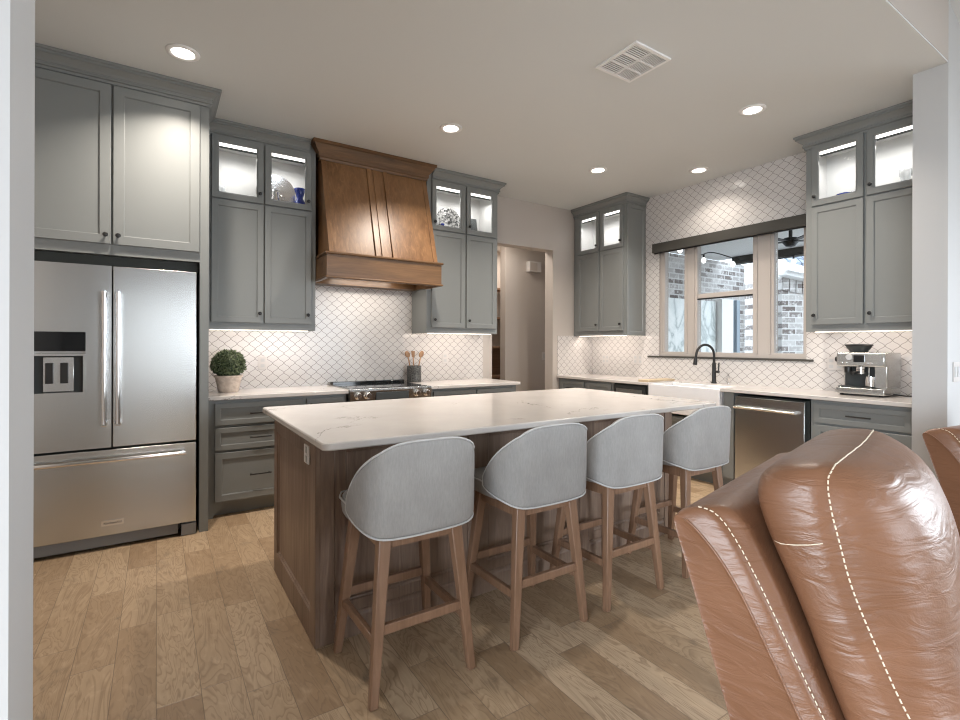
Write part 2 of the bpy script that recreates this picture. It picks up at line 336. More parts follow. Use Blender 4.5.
for a, b in ((X0-.15, 1.6), (1.6, X1+.15)): mb.hexa([(a, Y0-.15, zr(a)), (b, Y0-.15, zr(b)), (b, YK, zr(b)), (a, YK, zr(a)), (a, Y0-.15, zr(a)+.12), (b, Y0-.15, zr(b)+.12), (b, YK, zr(b)+.12), (a, YK, zr(a)+.12)])
struct('ceiling_vault', mb, 'ceil')
mb = MB()
def wseg(a, b, z0):
    for p_, q_ in (((a, b),) if b <= 1.6 or a >= 1.6 else ((a, 1.6), (1.6, b))): mb.hexa([(p_, Y0-.15, z0), (q_, Y0-.15, z0), (q_, Y0, z0), (p_, Y0, z0), (p_, Y0-.15, zr(p_)), (q_, Y0-.15, zr(q_)), (q_, Y0, zr(q_)), (p_, Y0, zr(p_))])
wseg(X0-.15, -.20, 0); wseg(-.20, .24, 2.5); wseg(.24, 2.1, 0); wseg(2.1, 5.1, 2.6); wseg(5.1, X1+.15, 0)
mb.box(-.20, Y0-.15, 0, .24, Y0, .1).box(2.1, Y0-.15, 0, 5.1, Y0, .6).box(3.55, Y0-.1, .6, 3.65, Y0-.05, 2.6)
struct('wall_living_rear', mb, 'wall')
mb = MB().box(X0-.15, Y0, 0, X0, -3.7, 2.7).box(X0-.15, -.1, 0, X0, YO, 2.7).box(X0-.15, -3.7, 0, X0, -.1, .5).box(X0-.15, -3.7, 2.55, X0, -.1, 2.7).box(X0-.1, -1.93, .5, X0-.05, -1.87, 2.55)
struct('wall_living_left', mb, 'wall')
struct('wall_living_right', MB().box(X1, Y0, 0, X1+.15, -3.8, 2.7).box(X1, -.6, 0, X1+.15, YO, 2.7).box(X1, -3.8, 0, X1+.15, -.6, .6).box(X1, -3.8, 2.55, X1+.15, -.6, 2.7), 'wall')
struct('trim_1', MB().box(OL-.02, YO-.012, 0, X0, YO, .13), 'white'); struct('trim_2', MB().box(4.13, YO-.012, 0, X1, YO, .13), 'white')
# hall behind the doorway
struct('wall_hall', MB().box(4.08, 5.6, 0, 5.0, 5.72, 2.82), 'wall'); struct('wall_hall_end', MB().box(3.0, 6.55, 0, 5.0, 6.7, 2.82), 'wall'); struct('wall_hall_left', MB().box(2.95, WY+.15, 0, 3.1, 6.55, 2.82), 'wall'); struct('wall_hall_right', MB().box(5.0, WY+.15, 0, 5.08, 6.7, 2.82), 'wall')
# window frame and glass
wf = MB(); fx0, fx1 = WX+.012, WX+.085
wf.box(fx0, WY0, WZ0, fx1, WY1, WZ0+.05).box(fx0, WY0, WZ1-.04, fx1, WY1, WZ1)
for y0, y1 in ((WY1, 3.64), (3.385, 3.225), (2.625, 2.42), (2.165, WY0)): wf.box(fx0, y0, WZ0+.03, fx1, y1, WZ1)
for a in (3.668, 3.345, 3.265, 2.585, 2.46): wf.box(fx0-.010, a-.008, WZ0+.04, fx0+.01, a+.008, WZ1)
win = struct('window_1', wf, 'frame', bevel=.003)
mb = MB().box(fx0+.004, 2.625, 1.815, fx0+.045, 3.225, 1.865); struct('window_sash', mb, 'frame', win, bevel=.003)
struct('sash_gasket', MB().box(fx0, 2.625, 1.801, fx0+.03, 3.225, 1.815), 'black', win)
for a, b, z0, z1 in ((3.64, 3.385, WZ0+.05, WZ1-.04), (3.225, 2.625, WZ0+.05, 1.801), (3.225, 2.625, 1.865, WZ1-.04), (2.42, 2.165, WZ0+.05, WZ1-.04)):
    struct('pane', MB().box(fx0+.040, b, z0, fx0+.046, a, z1), 'wglass', win)
tag(MB().box(WX-.022, 2.07, 1.160, WX+.03, 3.855, 1.180).build('window_ledge', M['valance'], bevel=.003), 'thin dark wooden ledge running beneath the kitchen window', 'window ledge')
v = thing('roller_shade', 'dark rolled-up shade cassette above the kitchen window', 'window shade')
MB().box(WX-.09, 2.012, 2.378, WX-.008, 3.74, 2.484).build('cassette', 'valance', v, bevel=.003)
MB().box(WX-.07, 2.02, 2.366, WX-.055, 3.73, 2.379).build('hem_bar', 'black', v)

# ------------------------------------------------------------------ cabinets (local: x width, y depth into wall, z up)
def knob(door, x, z, y=-.02):
    MB().lathe([(.006, 0), (.006, -.012), (.013, -.016), (.015, -.022), (.012, -.028), (.004, -.030)], (x, y, z), 12, 'Y').build('knob', 'black', door, smooth='auto')
def pull(door, x, z, L=.13, y=-.02):
    m = MB().tube([(x-L/2-.012, y-.028, z), (x+L/2+.012, y-.028, z)], .0055, 8)
    for s in (-1, 1): m.tube([(x+s*L/2, y+.001, z), (x+s*L/2, y-.028, z)], .005, 8)
    m.build('handle', 'black', door, smooth='auto')
def shaker(name, x0, z0, x1, z1, root, m='sage', st=.049, y=-.02):
    return MB().nest(x0, z0, x1, z1, [(0, 0), (0, y+.002), (.002, y), (st-.005, y), (st-.004, y+.002), (st-.001, y+.003), (st, y+.010)]).build(name, m, root, smooth=False)
def gdoor(x0, z0, x1, z1, root, st=.052, y=-.02):
    d = MB().nest(x0, z0, x1, z1, [(0, -.001), (0, y+.003), (.003, y), (st-.010, y), (st-.004, y+.005), (st, y+.007), (st, -.001)], False).build('door', 'sage', root)
    MB().box(x0+st-.004, y+.009, z0+st-.004, x1-st+.004, y+.012, z1-st+.004).build('glass_pane', 'glass', d); return d
CROWN = [(0, -.115), (.012, -.115), (.012, -.098), (.022, -.094), (.022, -.080), (.016, -.075), (.026, -.058), (.050, -.038), (.060, -.034), (.060, -.020), (.070, -.016), (.070, 0), (0, 0)]
def crown(path, root, m='sage', prof=CROWN, z=CEIL): return MB().sweep(path, [(o, z+h-.001) for o, h in prof]).build('crown_molding', m, root)
def upper(name, label, loc, rotz, W, doors, knob_side, ret, shelf=2.455, D=.337, lpower=1.25, strips=True):
    t = thing(name, label, 'cabinet', loc, rotz)
    z0, z1 = 1.42, CEIL-.09; T = .018
    xs = [0]+[(doors[i][1]+doors[i+1][0])/2 for i in range(len(doors)-1)]+[W]
    b = MB().box(0, .02, z0, T, D, z1).box(W-T, .02, z0, W, D, z1).box(0, .02, z0+.02, W, D, z0+.04).box(0, .02, z1-.02, W, D, CEIL-.002).box(0, .02, shelf-T, W, D, shelf)
    b.box(0, 0, z0, doors[0][0]+.03, .02, z1).box(doors[-1][1]-.03, 0, z0, W, .02, z1).box(0, 0, z0, W, .02, z0+.08).box(0, 0, 2.925, W, .02, CEIL-.002).box(0, 0, 2.42, W, .02, 2.49)
    for i in range(len(doors)-1): xm = xs[i+1]; b.box(xm-.03, 0, z0, xm+.03, .02, z1)
    b.build('carcass', 'sage', t)
    # pale lining of the lit top compartment
    L = MB().box(T, D-.012, shelf, W-T, D-.004, z1-.02).box(T, .02, shelf, T+.004, D-.012, z1-.02).box(W-T-.004, .02, shelf, W-T, D-.012, z1-.02).box(T, .02, z1-.024, W-T, D-.012, z1-.02).box(T, .02, shelf, W-T, D-.012, shelf+.004)
    L.build('lining', 'liner', t)
    for i, (a, c) in enumerate(doors):
        d = shaker('door', a, 1.478, c, 2.450, t)
        kx = c-.028 if knob_side > 0 else a+.028
        knob(d, kx, 1.555); d.hide_render = False
        g = gdoor(a, 2.462, c, 2.958, t); knob(g, kx, 2.538)
        MB().box(a+.045, .021, 2.880, c-.045, .05, 2.887).build('light_bar', 'dark', t)
        MB().box(a+.045, .024, 2.890, c-.045, .048, 2.925).build('light_strip', 'strip', t)
        al = area('cabinet_lamp', ((a+c)/2, .12, 2.86), (0, .15, -1), c-a-.1, .05, lpower, (1, .98, .95)); al.parent = t
    if strips:
        MB().box(.05, .05, z0-.004, W-.05, .075, z0+.02).build('undercabinet_light', 'ustrip', t)
        al = area('undercabinet_lamp', (W/2, .09, z0-.012), (0, .35, -1), W-.08, .03, 1.5*W/.86, (1, .86, .74)); al.parent = t
    crown(ret, t); return t
def side_panel(root, x, y0, y1, z0, z1, sgn, name='end_panel'):
    rings = []
    for i, o in [(0, 0), (0, .014), (.003, .017), (.045, .017), (.052, .008)]:
        rings.append([(x+sgn*o, y0+i, z0+i), (x+sgn*o, y1-i, z0+i), (x+sgn*o, y1-i, z1-i), (x+sgn*o, y0+i, z1-i)])
    return MB().loft(rings).build(name, 'sage', root)
UY = WY-.35; UX = WX-.35
c1 = upper('upper_cabinet', 'wall cabinet with glass top doors between the refrigerator and the wooden hood, over the plant', (.302, UY, 0), 0, .859, [(.052, .432), (.442, .818)], 1, [(0, 0), (.800, 0)])
c2 = upper('upper_cabinet', 'wall cabinet with glass top doors between the wooden hood and the hall doorway', (2.247, UY, 0), 0, .863, [(.053, .440), (.460, .835)], -1, [(.055, 0), (.863, 0), (.863, .337)])
c3 = upper('upper_cabinet', 'narrow corner wall cabinet with panelled side, left of the kitchen window', (UX, 4.755, 0), -PI/2, .852, [(.077, .443), (.463, .819)], 1, [(0, 0), (.852, 0), (.852, .337)])
side_panel(c3, .852, .012, .335, 1.42, CEIL-.10, 1)
c4 = upper('upper_cabinet', 'wall cabinet with glass top doors right of the window, above the espresso machine', (UX, 1.988, 0), -PI/2, .832, [(.047, .410), (.430, .800)], -1, [(0, .337), (0, 0), (.832, 0)])
# refrigerator enclosure
t = thing('refrigerator_cabinet', 'tall cabinet surround with two large doors over the refrigerator', 'cabinet', (0, 3.92, 0))
b = MB().box(.245, 0, 0, .300, .838, CEIL-.002).box(-.785, 0, 0, -.730, .838, CEIL-.002).box(-.73, .02, 1.868, .245, .836, CEIL-.002).box(-.73, 0, 1.868, .245, .02, 1.95).box(-.73, 0, 2.93, .245, .02, CEIL-.002).box(-.27, 0, 1.9, -.21, .02, 3.0)
b.build('carcass', 'sage', t)
d = shaker('door', -.725, 1.935, -.249, 2.945, t, st=.06); knob(d, -.275, 1.99)
d = shaker('door', -.237, 1.935, .242, 2.945, t, st=.06); knob(d, -.210, 1.99)
crown([(-.785, 0), (.300, 0), (.300, .425)], t)
MB().box(-.725, .06, 1.80, .240, .84, 1.866).build('gap_shade', 'dark', t)  # dark block in the gap over the refrigerator, shade given as colour

def base(name, label, loc, rotz, W, fronts, D=.585, kick=True, blank=None):
    t = thing(name, label, 'cabinet', loc, rotz)
    b = MB().box(0, .0, .105, W, D, .883)
    b.build('carcass', 'sage', t)
    k = MB().box(.0, .07, 0, W, .09, .105)
    k.build('toe_kick', 'sage', t)
    for x0, z0, x1, z1, kind in fronts:
        st = .042 if z1-z0 < .25 else .052
        d = shaker('drawer' if kind == 'p' else 'door', x0, z0, x1, z1, t, st=st)
        if kind == 'p':
            if x1-x0 > .3: pull(d, (x0+x1)/2, (z0+z1)/2+(0 if z1-z0 < .25 else .0))
            else: knob(d, (x0+x1)/2, (z0+z1)/2)
        else: knob(d, x1-.03 if kind == 'dr' else x0+.03, z1-.05)
    return t
BY = WY-.60; BX = WX-.60
lb = base('base_cabinet', 'base cabinet with a stack of three drawers left of the range, beside the refrigerator', (.302, BY, 0), 0, 1.055,
     [(.058, .693, .684, .857, 'p'), (.058, .504, .684, .672, 'p'), (.058, .121, .684, .486, 'p'), (.722, .693, 1.03, .857, 'k'), (.722, .121, 1.03, .672, 'dr')])
MB().prism([(0, 0), (.045, 0), (.06, .03), (.10, .06), (.12, .105), (0, .105)], lambda p: (p[0], -.0, p[1]), lambda p: (p[0], .07, p[1])).build('foot', 'sage', lb)
base('base_cabinet', 'short base cabinet between the range and the hall doorway', (2.152, BY, 0), 0, 1.028, [(.04, .693, .50, .857, 'p'), (.53, .693, .99, .857, 'p'), (.04, .121, .50, .672, 'dr'), (.53, .121, .99, .672, 'dl')])
base('base_cabinet', 'corner base cabinet beneath the worktop left of the microwave drawer', (BX, 4.765, 0), -PI/2, .905, [(.05, .693, .455, .857, 'p'), (.50, .693, .88, .857, 'p'), (.05, .121, .455, .672, 'dr'), (.50, .121, .88, .672, 'dl')])
sc = thing('sink_cabinet', 'base cabinet carrying the white apron sink', 'cabinet', (BX, 3.395, 0), -PI/2)
MB().box(0, 0, .105, .93, .585, .60).box(0, 0, .6, .036, .585, .883).box(.835, 0, .6, .93, .585, .883).build('carcass', 'sage', sc)
MB().box(0, .07, 0, .93, .09, .105).build('toe_kick', 'sage', sc)
d = shaker('door', .05, .121, .43, .59, sc); knob(d, .40, .54); d = shaker('door', .44, .121, .82, .59, sc); knob(d, .47, .54)
base('base_cabinet', 'base cabinet with wide drawers right of the dishwasher, beneath the espresso machine', (BX, 1.838, 0), -PI/2, .678, [(.026, .705, .628, .855, 'p'), (.026, .42, .628, .688, 'p'), (.026, .121, .628, .402, 'p')])

# countertops
def slab(name, pts, label, z0=.885, z1=.915, bev=.004):
    o = MB().prism(pts, lambda p: (p[0], p[1], z0), lambda p: (p[0], p[1], z1)).build(name, 'quartz', None, bevel=bev); return tag(o, label, 'countertop')
slab('countertop', [(.302, 4.12), (1.362, 4.12), (1.362, WY-.009), (.302, WY-.009)], 'pale quartz worktop left of the range, under the potted topiary')
slab('countertop', [(2.148, 4.12), (3.205, 4.12), (3.205, WY-.009), (2.148, WY-.009)], 'pale quartz worktop between the range and the hall doorway, under the spoon crock')
slab('countertop', [(4.282, 1.155), (WX-.009, 1.155), (WX-.009, 4.76), (4.282, 4.76), (4.282, 3.362), (4.70, 3.362), (4.70, 2.568), (4.282, 2.568)], 'long pale quartz worktop beneath the kitchen window')

# ------------------------------------------------------------------ refrigerator
f = thing('refrigerator', 'stainless french-door refrigerator with water dispenser', 'refrigerator', (0, 3.90, 0))
MB().box(-.705, .075, .03, .225, .82, 1.78).build('body', 'dark', f, bevel=.004)
dl = MB()
zz = [.646, .991, 1.235, 1.257, 1.375, 1.795]; xx = [-.705, -.635, -.372, -.2425]
dl.box(xx[0], 0, zz[0], xx[1], .07, zz[5]).box(xx[2], 0, zz[0], xx[3], .07, zz[5]).box(xx[1], 0, zz[0], xx[2], .07, zz[1]).box(xx[1], 0, zz[4], xx[2], .07, zz[5]).box(xx[1], .06, zz[1], xx[2], .07, zz[4])
dl = dl.build('door', 'steel', f)
disp = MB().box(-.633, .001, 1.257, -.374, .05, 1.373).build('dispenser_display', 'bglass', dl)
MB().nest(-.635, .991, -.372, 1.24, [(0, -.004), (.012, -.004), (.014, .002), (.014, .05), (0, .05)], False).build('dispenser_frame', 'steel', dl)
MB().box(-.62, .045, 1.003, -.386, .056, 1.23).build('dispenser_recess', 'slate', dl)
MB().box(-.575, .02, 1.01, -.43, .044, 1.22).build('paddle_housing', 'steel', dl, bevel=.002)
for x in (-.545, -.475): MB().box(x-.018, .006, 1.06, x+.018, .019, 1.185).build('paddle', 'black', dl, bevel=.002)
dr = MB().box(-.236, 0, .646, .225, .07, 1.795).build('door', 'steel', f, bevel=.004)
dd = MB().box(-.705, 0, .09, .225, .07, .632).build('freezer_drawer', 'steel', f, bevel=.004)
MB().box(-.70, .02, .02, .12, .05, .085).box(.14, .0, .005, .225, .06, .08).build('kick_grille', 'lgrey', f)
for x, dpar in ((-.277, dl), (-.207, dr)):
    m = MB().tube([(x, -.058, .80), (x, -.058, 1.63)], .0135, 14)
    m.build('handle', 'chrome', dpar, smooth='auto')
    for z in (.805, 1.615): MB().box(x-.015, -.06, z-.018, x+.015, .001, z+.012).build('handle_mount', 'chrome', dpar, bevel=.004)
m = MB().tube([(-.64, -.058, .575), (.16, -.058, .575)], .0135, 14).build('handle', 'chrome', dd, smooth='auto')
for x in (-.625, .145): MB().box(x-.015, -.06, .56, x+.015, .001, .59).build('handle_mount', 'chrome', dd, bevel=.004)
bd = MB().box(-.292, -.003, .152, -.177, .0, .186).build('badge', 'badge', dd)
text_mesh('lettering', 'KitchenAid', .0205, 'black', bd, (-.2345, -.0035, .168), (PI/2, 0, 0))

# ------------------------------------------------------------------ hood
h = thing('range_hood', 'tapered brown wooden range hood above the range', 'range hood')
hb = MB()
hb.box(1.168, 4.10, 1.862, 2.242, 4.125, 2.058).box(1.168, 4.10, 1.862, 1.20, WY-.01, 2.058).box(2.21, 4.10, 1.862, 2.242, WY-.01, 2.058).box(1.168, 4.6, 1.862, 2.242, WY-.01, 2.058).box(1.19, 4.12, 1.95, 2.22, WY-.02, 2.058)
hb.build('band', 'hoodx', h)
def ledge(z, t, o): return MB().sweep([(1.1665, UY-.025), (1.1665, 4.10), (2.2435, 4.10), (2.2435, UY-.025)], [(-.02, z), (o*.5, z), (o, z+t*.35), (o, z+t*.65), (o*.5, z+t), (-.02, z+t)])
# path travels so that the outside is on the right: reverse
def ledge(z, t, o): return MB().sweep([(1.168, UY-.022), (1.168, 4.10), (2.242, 4.10), (2.242, UY-.022)], [(-.02, z), (o*.5, z), (o, z+t*.35), (o, z+t*.65), (o*.5, z+t), (-.02, z+t)])
ledge(2.052, .022, .016).build('upper_molding', 'hoodx', h); ledge(1.853, .018, .013).build('lower_molding', 'hoodx', h)
yb, yt, zb, zt = 4.125, 4.385, 2.068, 2.955
def fy(z): return yb+(yt-yb)*(z-zb)/(zt-zb)
MB().hexa([(1.192, yb, zb), (2.212, yb, zb), (2.212, WY-.01, zb), (1.192, WY-.01, zb), (1.192, yt, zt), (2.212, yt, zt), (2.212, WY-.01, zt), (1.192, WY-.01, zt)]).build('canopy', 'hood', h, bevel=.003)
def slat(x0, x1, o, name='batten'):
    MB().hexa([(x0, yb-o, zb), (x1, yb-o, zb), (x1, yb+.004, zb), (x0, yb+.004, zb), (x0, yt-o, zt-.02), (x1, yt-o, zt-.02), (x1, yt+.004, zt-.02), (x0, yt+.004, zt-.02)]).build(name, 'hood', h, bevel=.002)
slat(1.600, 1.640, .018); slat(1.660, 1.735, .012); slat(1.760, 1.800, .018)
slat(1.192, 1.236, .010, 'side_stile'); slat(2.168, 2.212, .010, 'side_stile')
MB().box(1.19, 4.372, 2.905, 2.214, WY-.01, CEIL-.05).build('frieze', 'hoodx', h)
crown([(1.19, 4.41), (1.19, 4.372), (2.214, 4.372), (2.214, 4.41)], h, 'hoodx', [(-.05, -.15), (.010, -.15), (.012, -.13), (.020, -.125), (.022, -.095), (.040, -.075), (.060, -.045), (.068, -.030), (.080, -.026), (.080, -.001), (-.05, -.001)])
MB().box(1.27, 4.20, 1.93, 2.14, 4.62, 1.9495).build('filter_panel', 'steel', h)
MB().box(1.25, 4.135, 1.872, 1.68, 4.20, 1.93).build('control_lip', 'steel', h, bevel=.01)
MB().box(1.69, 4.135, 1.872, 2.06, 4.20, 1.93).build('control_lip', 'steel', h, bevel=.01)
area('hood_lamp', (1.70, 4.42, 1.92), (0, .1, -1), .6, .1, 3.5, WARM).parent = h

# ------------------------------------------------------------------ range
rg = thing('range', 'stainless slide-in range with black glass cooktop under the hood', 'stove')
RX0, RX1 = 1.368, 2.142
MB().box(RX0, 4.17, .10, RX1, WY-.02, .90).build('body', 'steel', rg); MB().box(RX0+.03, 4.22, 0, RX1-.03, WY-.05, .10).build('toe_base', 'dark', rg)
MB().box(RX0, 4.10, .90, RX1, WY-.02, .919).build('cooktop', 'steel', rg, bevel=.003)
MB().box(RX0+.02, 4.16, .919, RX1-.02, 4.66, .922).build('glass_surface', 'bglass', rg)
MB().box(RX0+.02, 4.665, .919, RX1-.02, 4.745, .945).build('rear_vent', 'bglass', rg, bevel=.004)
MB().hexa([(RX0, 4.115, .785), (RX1, 4.115, .785), (RX1, 4.17, .785), (RX0, 4.17, .785), (RX0, 4.10, .90), (RX1, 4.10, .90), (RX1, 4.17, .90), (RX0, 4.17, .90)]).build('control_panel', 'steel', rg)
MB().box(1.60, 4.099, .805, 1.91, 4.115, .885).build('display', 'slate', rg)
for x in (1.436, 1.520, 1.990, 2.086):
    MB().lathe([(.030, 0), (.032, -.008), (.026, -.012), (.024, -.040), (.020, -.044)], (x, 4.106, .862), 18, 'Y').box(x-.005, 4.056, .840, x+.005, 4.070, .884).build('control_knob', 'chrome', rg, smooth='auto')
od = MB().box(RX0+.005, 4.125, .27, RX1-.005, 4.17, .775).build('oven_door', 'steel', rg, bevel=.004); MB().box(RX0+.12, 4.122, .36, RX1-.12, 4.126, .66).build('oven_glass', 'bglass', od)
MB().tube([(RX0+.06, 4.07, .725), (RX1-.06, 4.07, .725)], .012, 12).build('handle', 'chrome', od, smooth='auto')
for x in (RX0+.07, RX1-.07): MB().box(x-.012, 4.065, .715, x+.012, 4.126, .735).build('handle_mount', 'chrome', od)
MB().box(RX0+.005, 4.125, .11, RX1-.005, 4.17, .26).build('warming_drawer', 'steel', rg, bevel=.004)

# ------------------------------------------------------------------ island
isl = thing('kitchen_island', 'large brown wooden kitchen island with panelled sides', 'kitchen island')
IX0, IX1, IY0, IY1 = .566, 3.002, 2.150, 3.03
MB().box(IX0+.02, IY0+.025, .0, IX1-.02, IY1, .884).build('carcass', 'island', isl)
# left end panel (faces -X)
rings = []
for i, o in [(0, .02), (0, .003), (.003, 0), (.075, 0), (.079, .006), (.085, .007), (.090, .012)]:
    rings.append([(IX0+o, IY0+i, .0 if i == 0 else i+.05*(i > .01)), (IX0+o, IY1-i, .0 if i == 0 else i+.05*(i > .01)), (IX0+o, IY1-i, .884-i), (IX0+o, IY0+i, .884-i)])
MB().loft(rings).build('end_panel', 'island', isl)
for x0, x1 in ((IX0+.02, .650), (2.93, IX1-.0), (1.335, 1.415), (2.122, 2.202)):
    MB().box(x0, IY0, 0, x1, IY0+.03, .884).build('post', 'island', isl, bevel=.003)
for x0, x1 in ((.652, 1.333), (1.417, 2.12), (2.204, 2.928)):
    mb = MB(); rings = []
    for i, o in [(0, .026), (0, .0), (.045, .0), (.05, .006), (.056, .008), (.060, .014)]:
        rings.append([(x0+i, IY0+o+.006, .115+i), (x1-i, IY0+o+.006, .115+i), (x1-i, IY0+o+.006, .88-i), (x0+i, IY0+o+.006, .88-i)])
    mb.loft(rings).build('front_panel', 'island', isl)
MB().sweep([(.652, IY0+.012), (2.928, IY0+.012)], [(-.03, 0), (.008, 0), (.008, .085), (.003, .095), (.003, .105), (-.004, .112), (-.03, .112)]).build('baseboard', 'island', isl)
MB().box(IX1-.02, IY0+.03, 0, IX1, IY1, .884).build('end_panel', 'island', isl)
for a in range(3):
    x = .62+a*.8; d = shaker('door', x, .12, x+.76, .86, isl, 'island'); d.location = (0, 0, 0); d.matrix_local = Matrix.Translation((0, IY1, 0)) @ Matrix.Translation((3.56, 0, 0)) @ Matrix.Rotation(PI, 4, 'Z'); knob(d, x+.72, .80)
pl = MB().box(IX0+.001, 2.245, .768, IX0-.005, 2.325, .885-.035).build('outlet_plate', 'gutter', isl, bevel=.002)
for z in (.788, .830): MB().box(IX0-.0055, 2.272, z-.014, IX0-.007, 2.298, z+.014).build('socket', 'white', pl)
def rrect(x0, y0, x1, y1, r, n=6):
    p = []
    for cx, cy, a in ((x0+r, y0+r, PI), (x1-r, y0+r, 1.5*PI), (x1-r, y1-r, 0), (x0+r, y1-r, .5*PI)):
        p += [(cx+r*math.cos(a+k*PI/2/n), cy+r*math.sin(a+k*PI/2/n)) for k in range(n+1)]
    return p
slab('island_countertop', rrect(.539, 1.934, 3.207, 3.281, .035), 'broad veined quartz worktop on the kitchen island', .8845, .915, .006)

# ------------------------------------------------------------------ bar stools
def shell_path(k):   # k in -1..1 -> x, y, top, bottom
    P = [(0, -.240, .947, .598), (.07, -.239, .947, .598), (.130, -.237, .941, .600), (.178, -.231, .924, .604), (.212, -.214, .900, .612), (.233, -.182, .874, .622), (.243, -.122, .830, .632), (.247, -.055, .765, .646), (.246, -.012, .705, .664)]
    s = abs(k)*(len(P)-1); i = min(int(s), len(P)-2); f = s-i
    g_ = [P[1] if i == 0 else P[i-1], P[i], P[i+1], P[min(i+2, len(P)-1)]]
    if i == 0: g_[0] = (-P[1][0],)+P[1][1:]
    q = [.5*((2*b)+(c-a)*f+(2*a-5*b+4*c-d)*f*f+(3*b-a-3*c+d)*f**3) for a, b, c, d in zip(*g_)]
    return (math.copysign(q[0], k) if k else 0, q[1], q[2], q[3])
def bez(pts, n):
    out = []
    for i in range(len(pts)-1):
        p0 = Vector(pts[max(i-1, 0)]); p1 = Vector(pts[i]); p2 = Vector(pts[i+1]); p3 = Vector(pts[min(i+2, len(pts)-1)])
        for k in range(n):
            t = k/n; out.append(.5*((2*p1)+(p2-p0)*t+(2*p0-5*p1+4*p2-p3)*t*t+(3*p1-p0-3*p2+p3)*t**3))
    out.append(Vector(pts[-1])); return out
def make_stool(label):
    t = thing('bar_stool', label, 'bar stool', group='bar stools along the island')
    N = 32; outer, inner = [], []
    Q = [shell_path(-1+2*i/N) for i in range(N+1)]
    def nrm(i):
        a, b_ = Q[max(i-1, 0)], Q[min(i+1, N)]; d = Vector((b_[0]-a[0], b_[1]-a[1])).normalized(); return Vector((-d.y, d.x))
    sh = MB(); rings = []; T = .036
    for i, (x, y, zt_, zb_) in enumerate(Q):
        n_ = nrm(i); hgt = zt_-zb_; r = []
        for fz, off in ((0, .5), (0.0, .12), (.035, 0), (.25, -.004), (.5, -.006), (.75, -.003), (.965, 0), (1, .12), (1, .5), (1, .88), (.965, 1), (.5, 1), (.035, 1), (0, .88)):
            lean = -.012*fz if True else 0
            r.append((x+n_.x*T*off, y+n_.y*T*off+lean*(1 if abs(x) < .2 else .4), zb_+hgt*fz))
        rings.append(r)
    sh.loft(rings).build('backrest', 'fabric', t, sub=1)
    edge = [Vector(r[7])+Vector((0, 0, .001)) for r in rings]; low = [Vector(r[1])-Vector((0, 0, .001)) for r in rings]
    MB().tube(edge+low[::-1]+[edge[0]], .0042, 6, False).build('piping', 'pipe', t, smooth=True)
    def seat(ins, z):
        return [(x, y, z) for x, y in [(-.13+ins, .215-ins), (.13-ins, .215-ins), (.195-ins, .195-ins), (.222-ins, .13), (.228-ins, 0), (.215-ins, -.13+ins), (.17-ins, -.185+ins), (.08, -.198+ins), (-.08, -.198+ins), (-.17+ins, -.185+ins), (-.215+ins, -.13+ins), (-.228+ins, 0), (-.222+ins, .13), (-.195+ins, .195-ins)]]
    MB().loft([seat(.02, .600), seat(.004, .606), seat(0, .63), seat(0, .665), seat(.008, .682), seat(.03, .692), seat(.10, .697)]).build('seat', 'fabric', t, sub=1)
    MB().tube([Vector(p) for p in seat(-.001, .672)]+[Vector(seat(-.001, .672)[0])], .004, 6, False).build('piping', 'pipe', t, smooth=True)
    tops = {(-1, -1): (-.150, -.165), (1, -1): (.150, -.165), (1, 1): (.155, .125), (-1, 1): (-.155, .125)}
    feet = {(-1, -1): (-.207, -.208), (1, -1): (.207, -.208), (1, 1): (.212, .190), (-1, 1): (-.212, .190)}
    for k in tops: MB().bar((*tops[k], .598), (*feet[k], .0), .050, .042, .032, .030).build('leg', 'stool', t, bevel=.005)
    def at(k, z): f_ = 1-z/.598; a, b_ = tops[k], feet[k]; return Vector((a[0]+(b_[0]-a[0])*f_, a[1]+(b_[1]-a[1])*f_, z))
    for (a, b_, z) in (((-1, -1), (1, -1), .262), ((-1, 1), (1, 1), .262), ((-1, -1), (-1, 1), .218), ((1, -1), (1, 1), .218)):
        MB().bar(at(a, z), at(b_, z), .022 if a[1] == b_[1] else .022, .036).build('stretcher', 'stool', t, bevel=.003) if a[1] != b_[1] else MB().bar(at(a, z), at(b_, z), .022, .036).build('stretcher', 'stool', t, bevel=.003)
    for (a, b_) in (((-1, -1), (1, -1)), ((-1, 1), (1, 1)), ((-1, -1), (-1, 1)), ((1, -1), (1, 1))):
        p, q = at(a, .572), at(b_, .572); MB().box(min(p.x, q.x)-(.009 if a[0] == b_[0] else 0), min(p.y, q.y)-(.009 if a[1] == b_[1] else 0), .548, max(p.x, q.x)+(.009 if a[0] == b_[0] else 0), max(p.y, q.y)+(.009 if a[1] == b_[1] else 0), .599).build('apron', 'stool', t)
    return t
SL = ['grey upholstered bar stool at the near corner of the island, below the outlet', 'grey upholstered bar stool second from the island corner with the outlet',
      'grey upholstered bar stool second from the sink end of the island', 'grey upholstered bar stool at the sink end of the island, nearest the dishwasher']
st0 = make_stool(SL[0]); st0.location = (.855, 1.893, 0)
for i, (x, y, a) in enumerate(((1.487, 1.893, 0), (2.054, 1.893, 0), (2.690, 1.893, 0))):
    o = copy_tree(st0); o.location = (x, y, 0); o['label'] = SL[i+1]

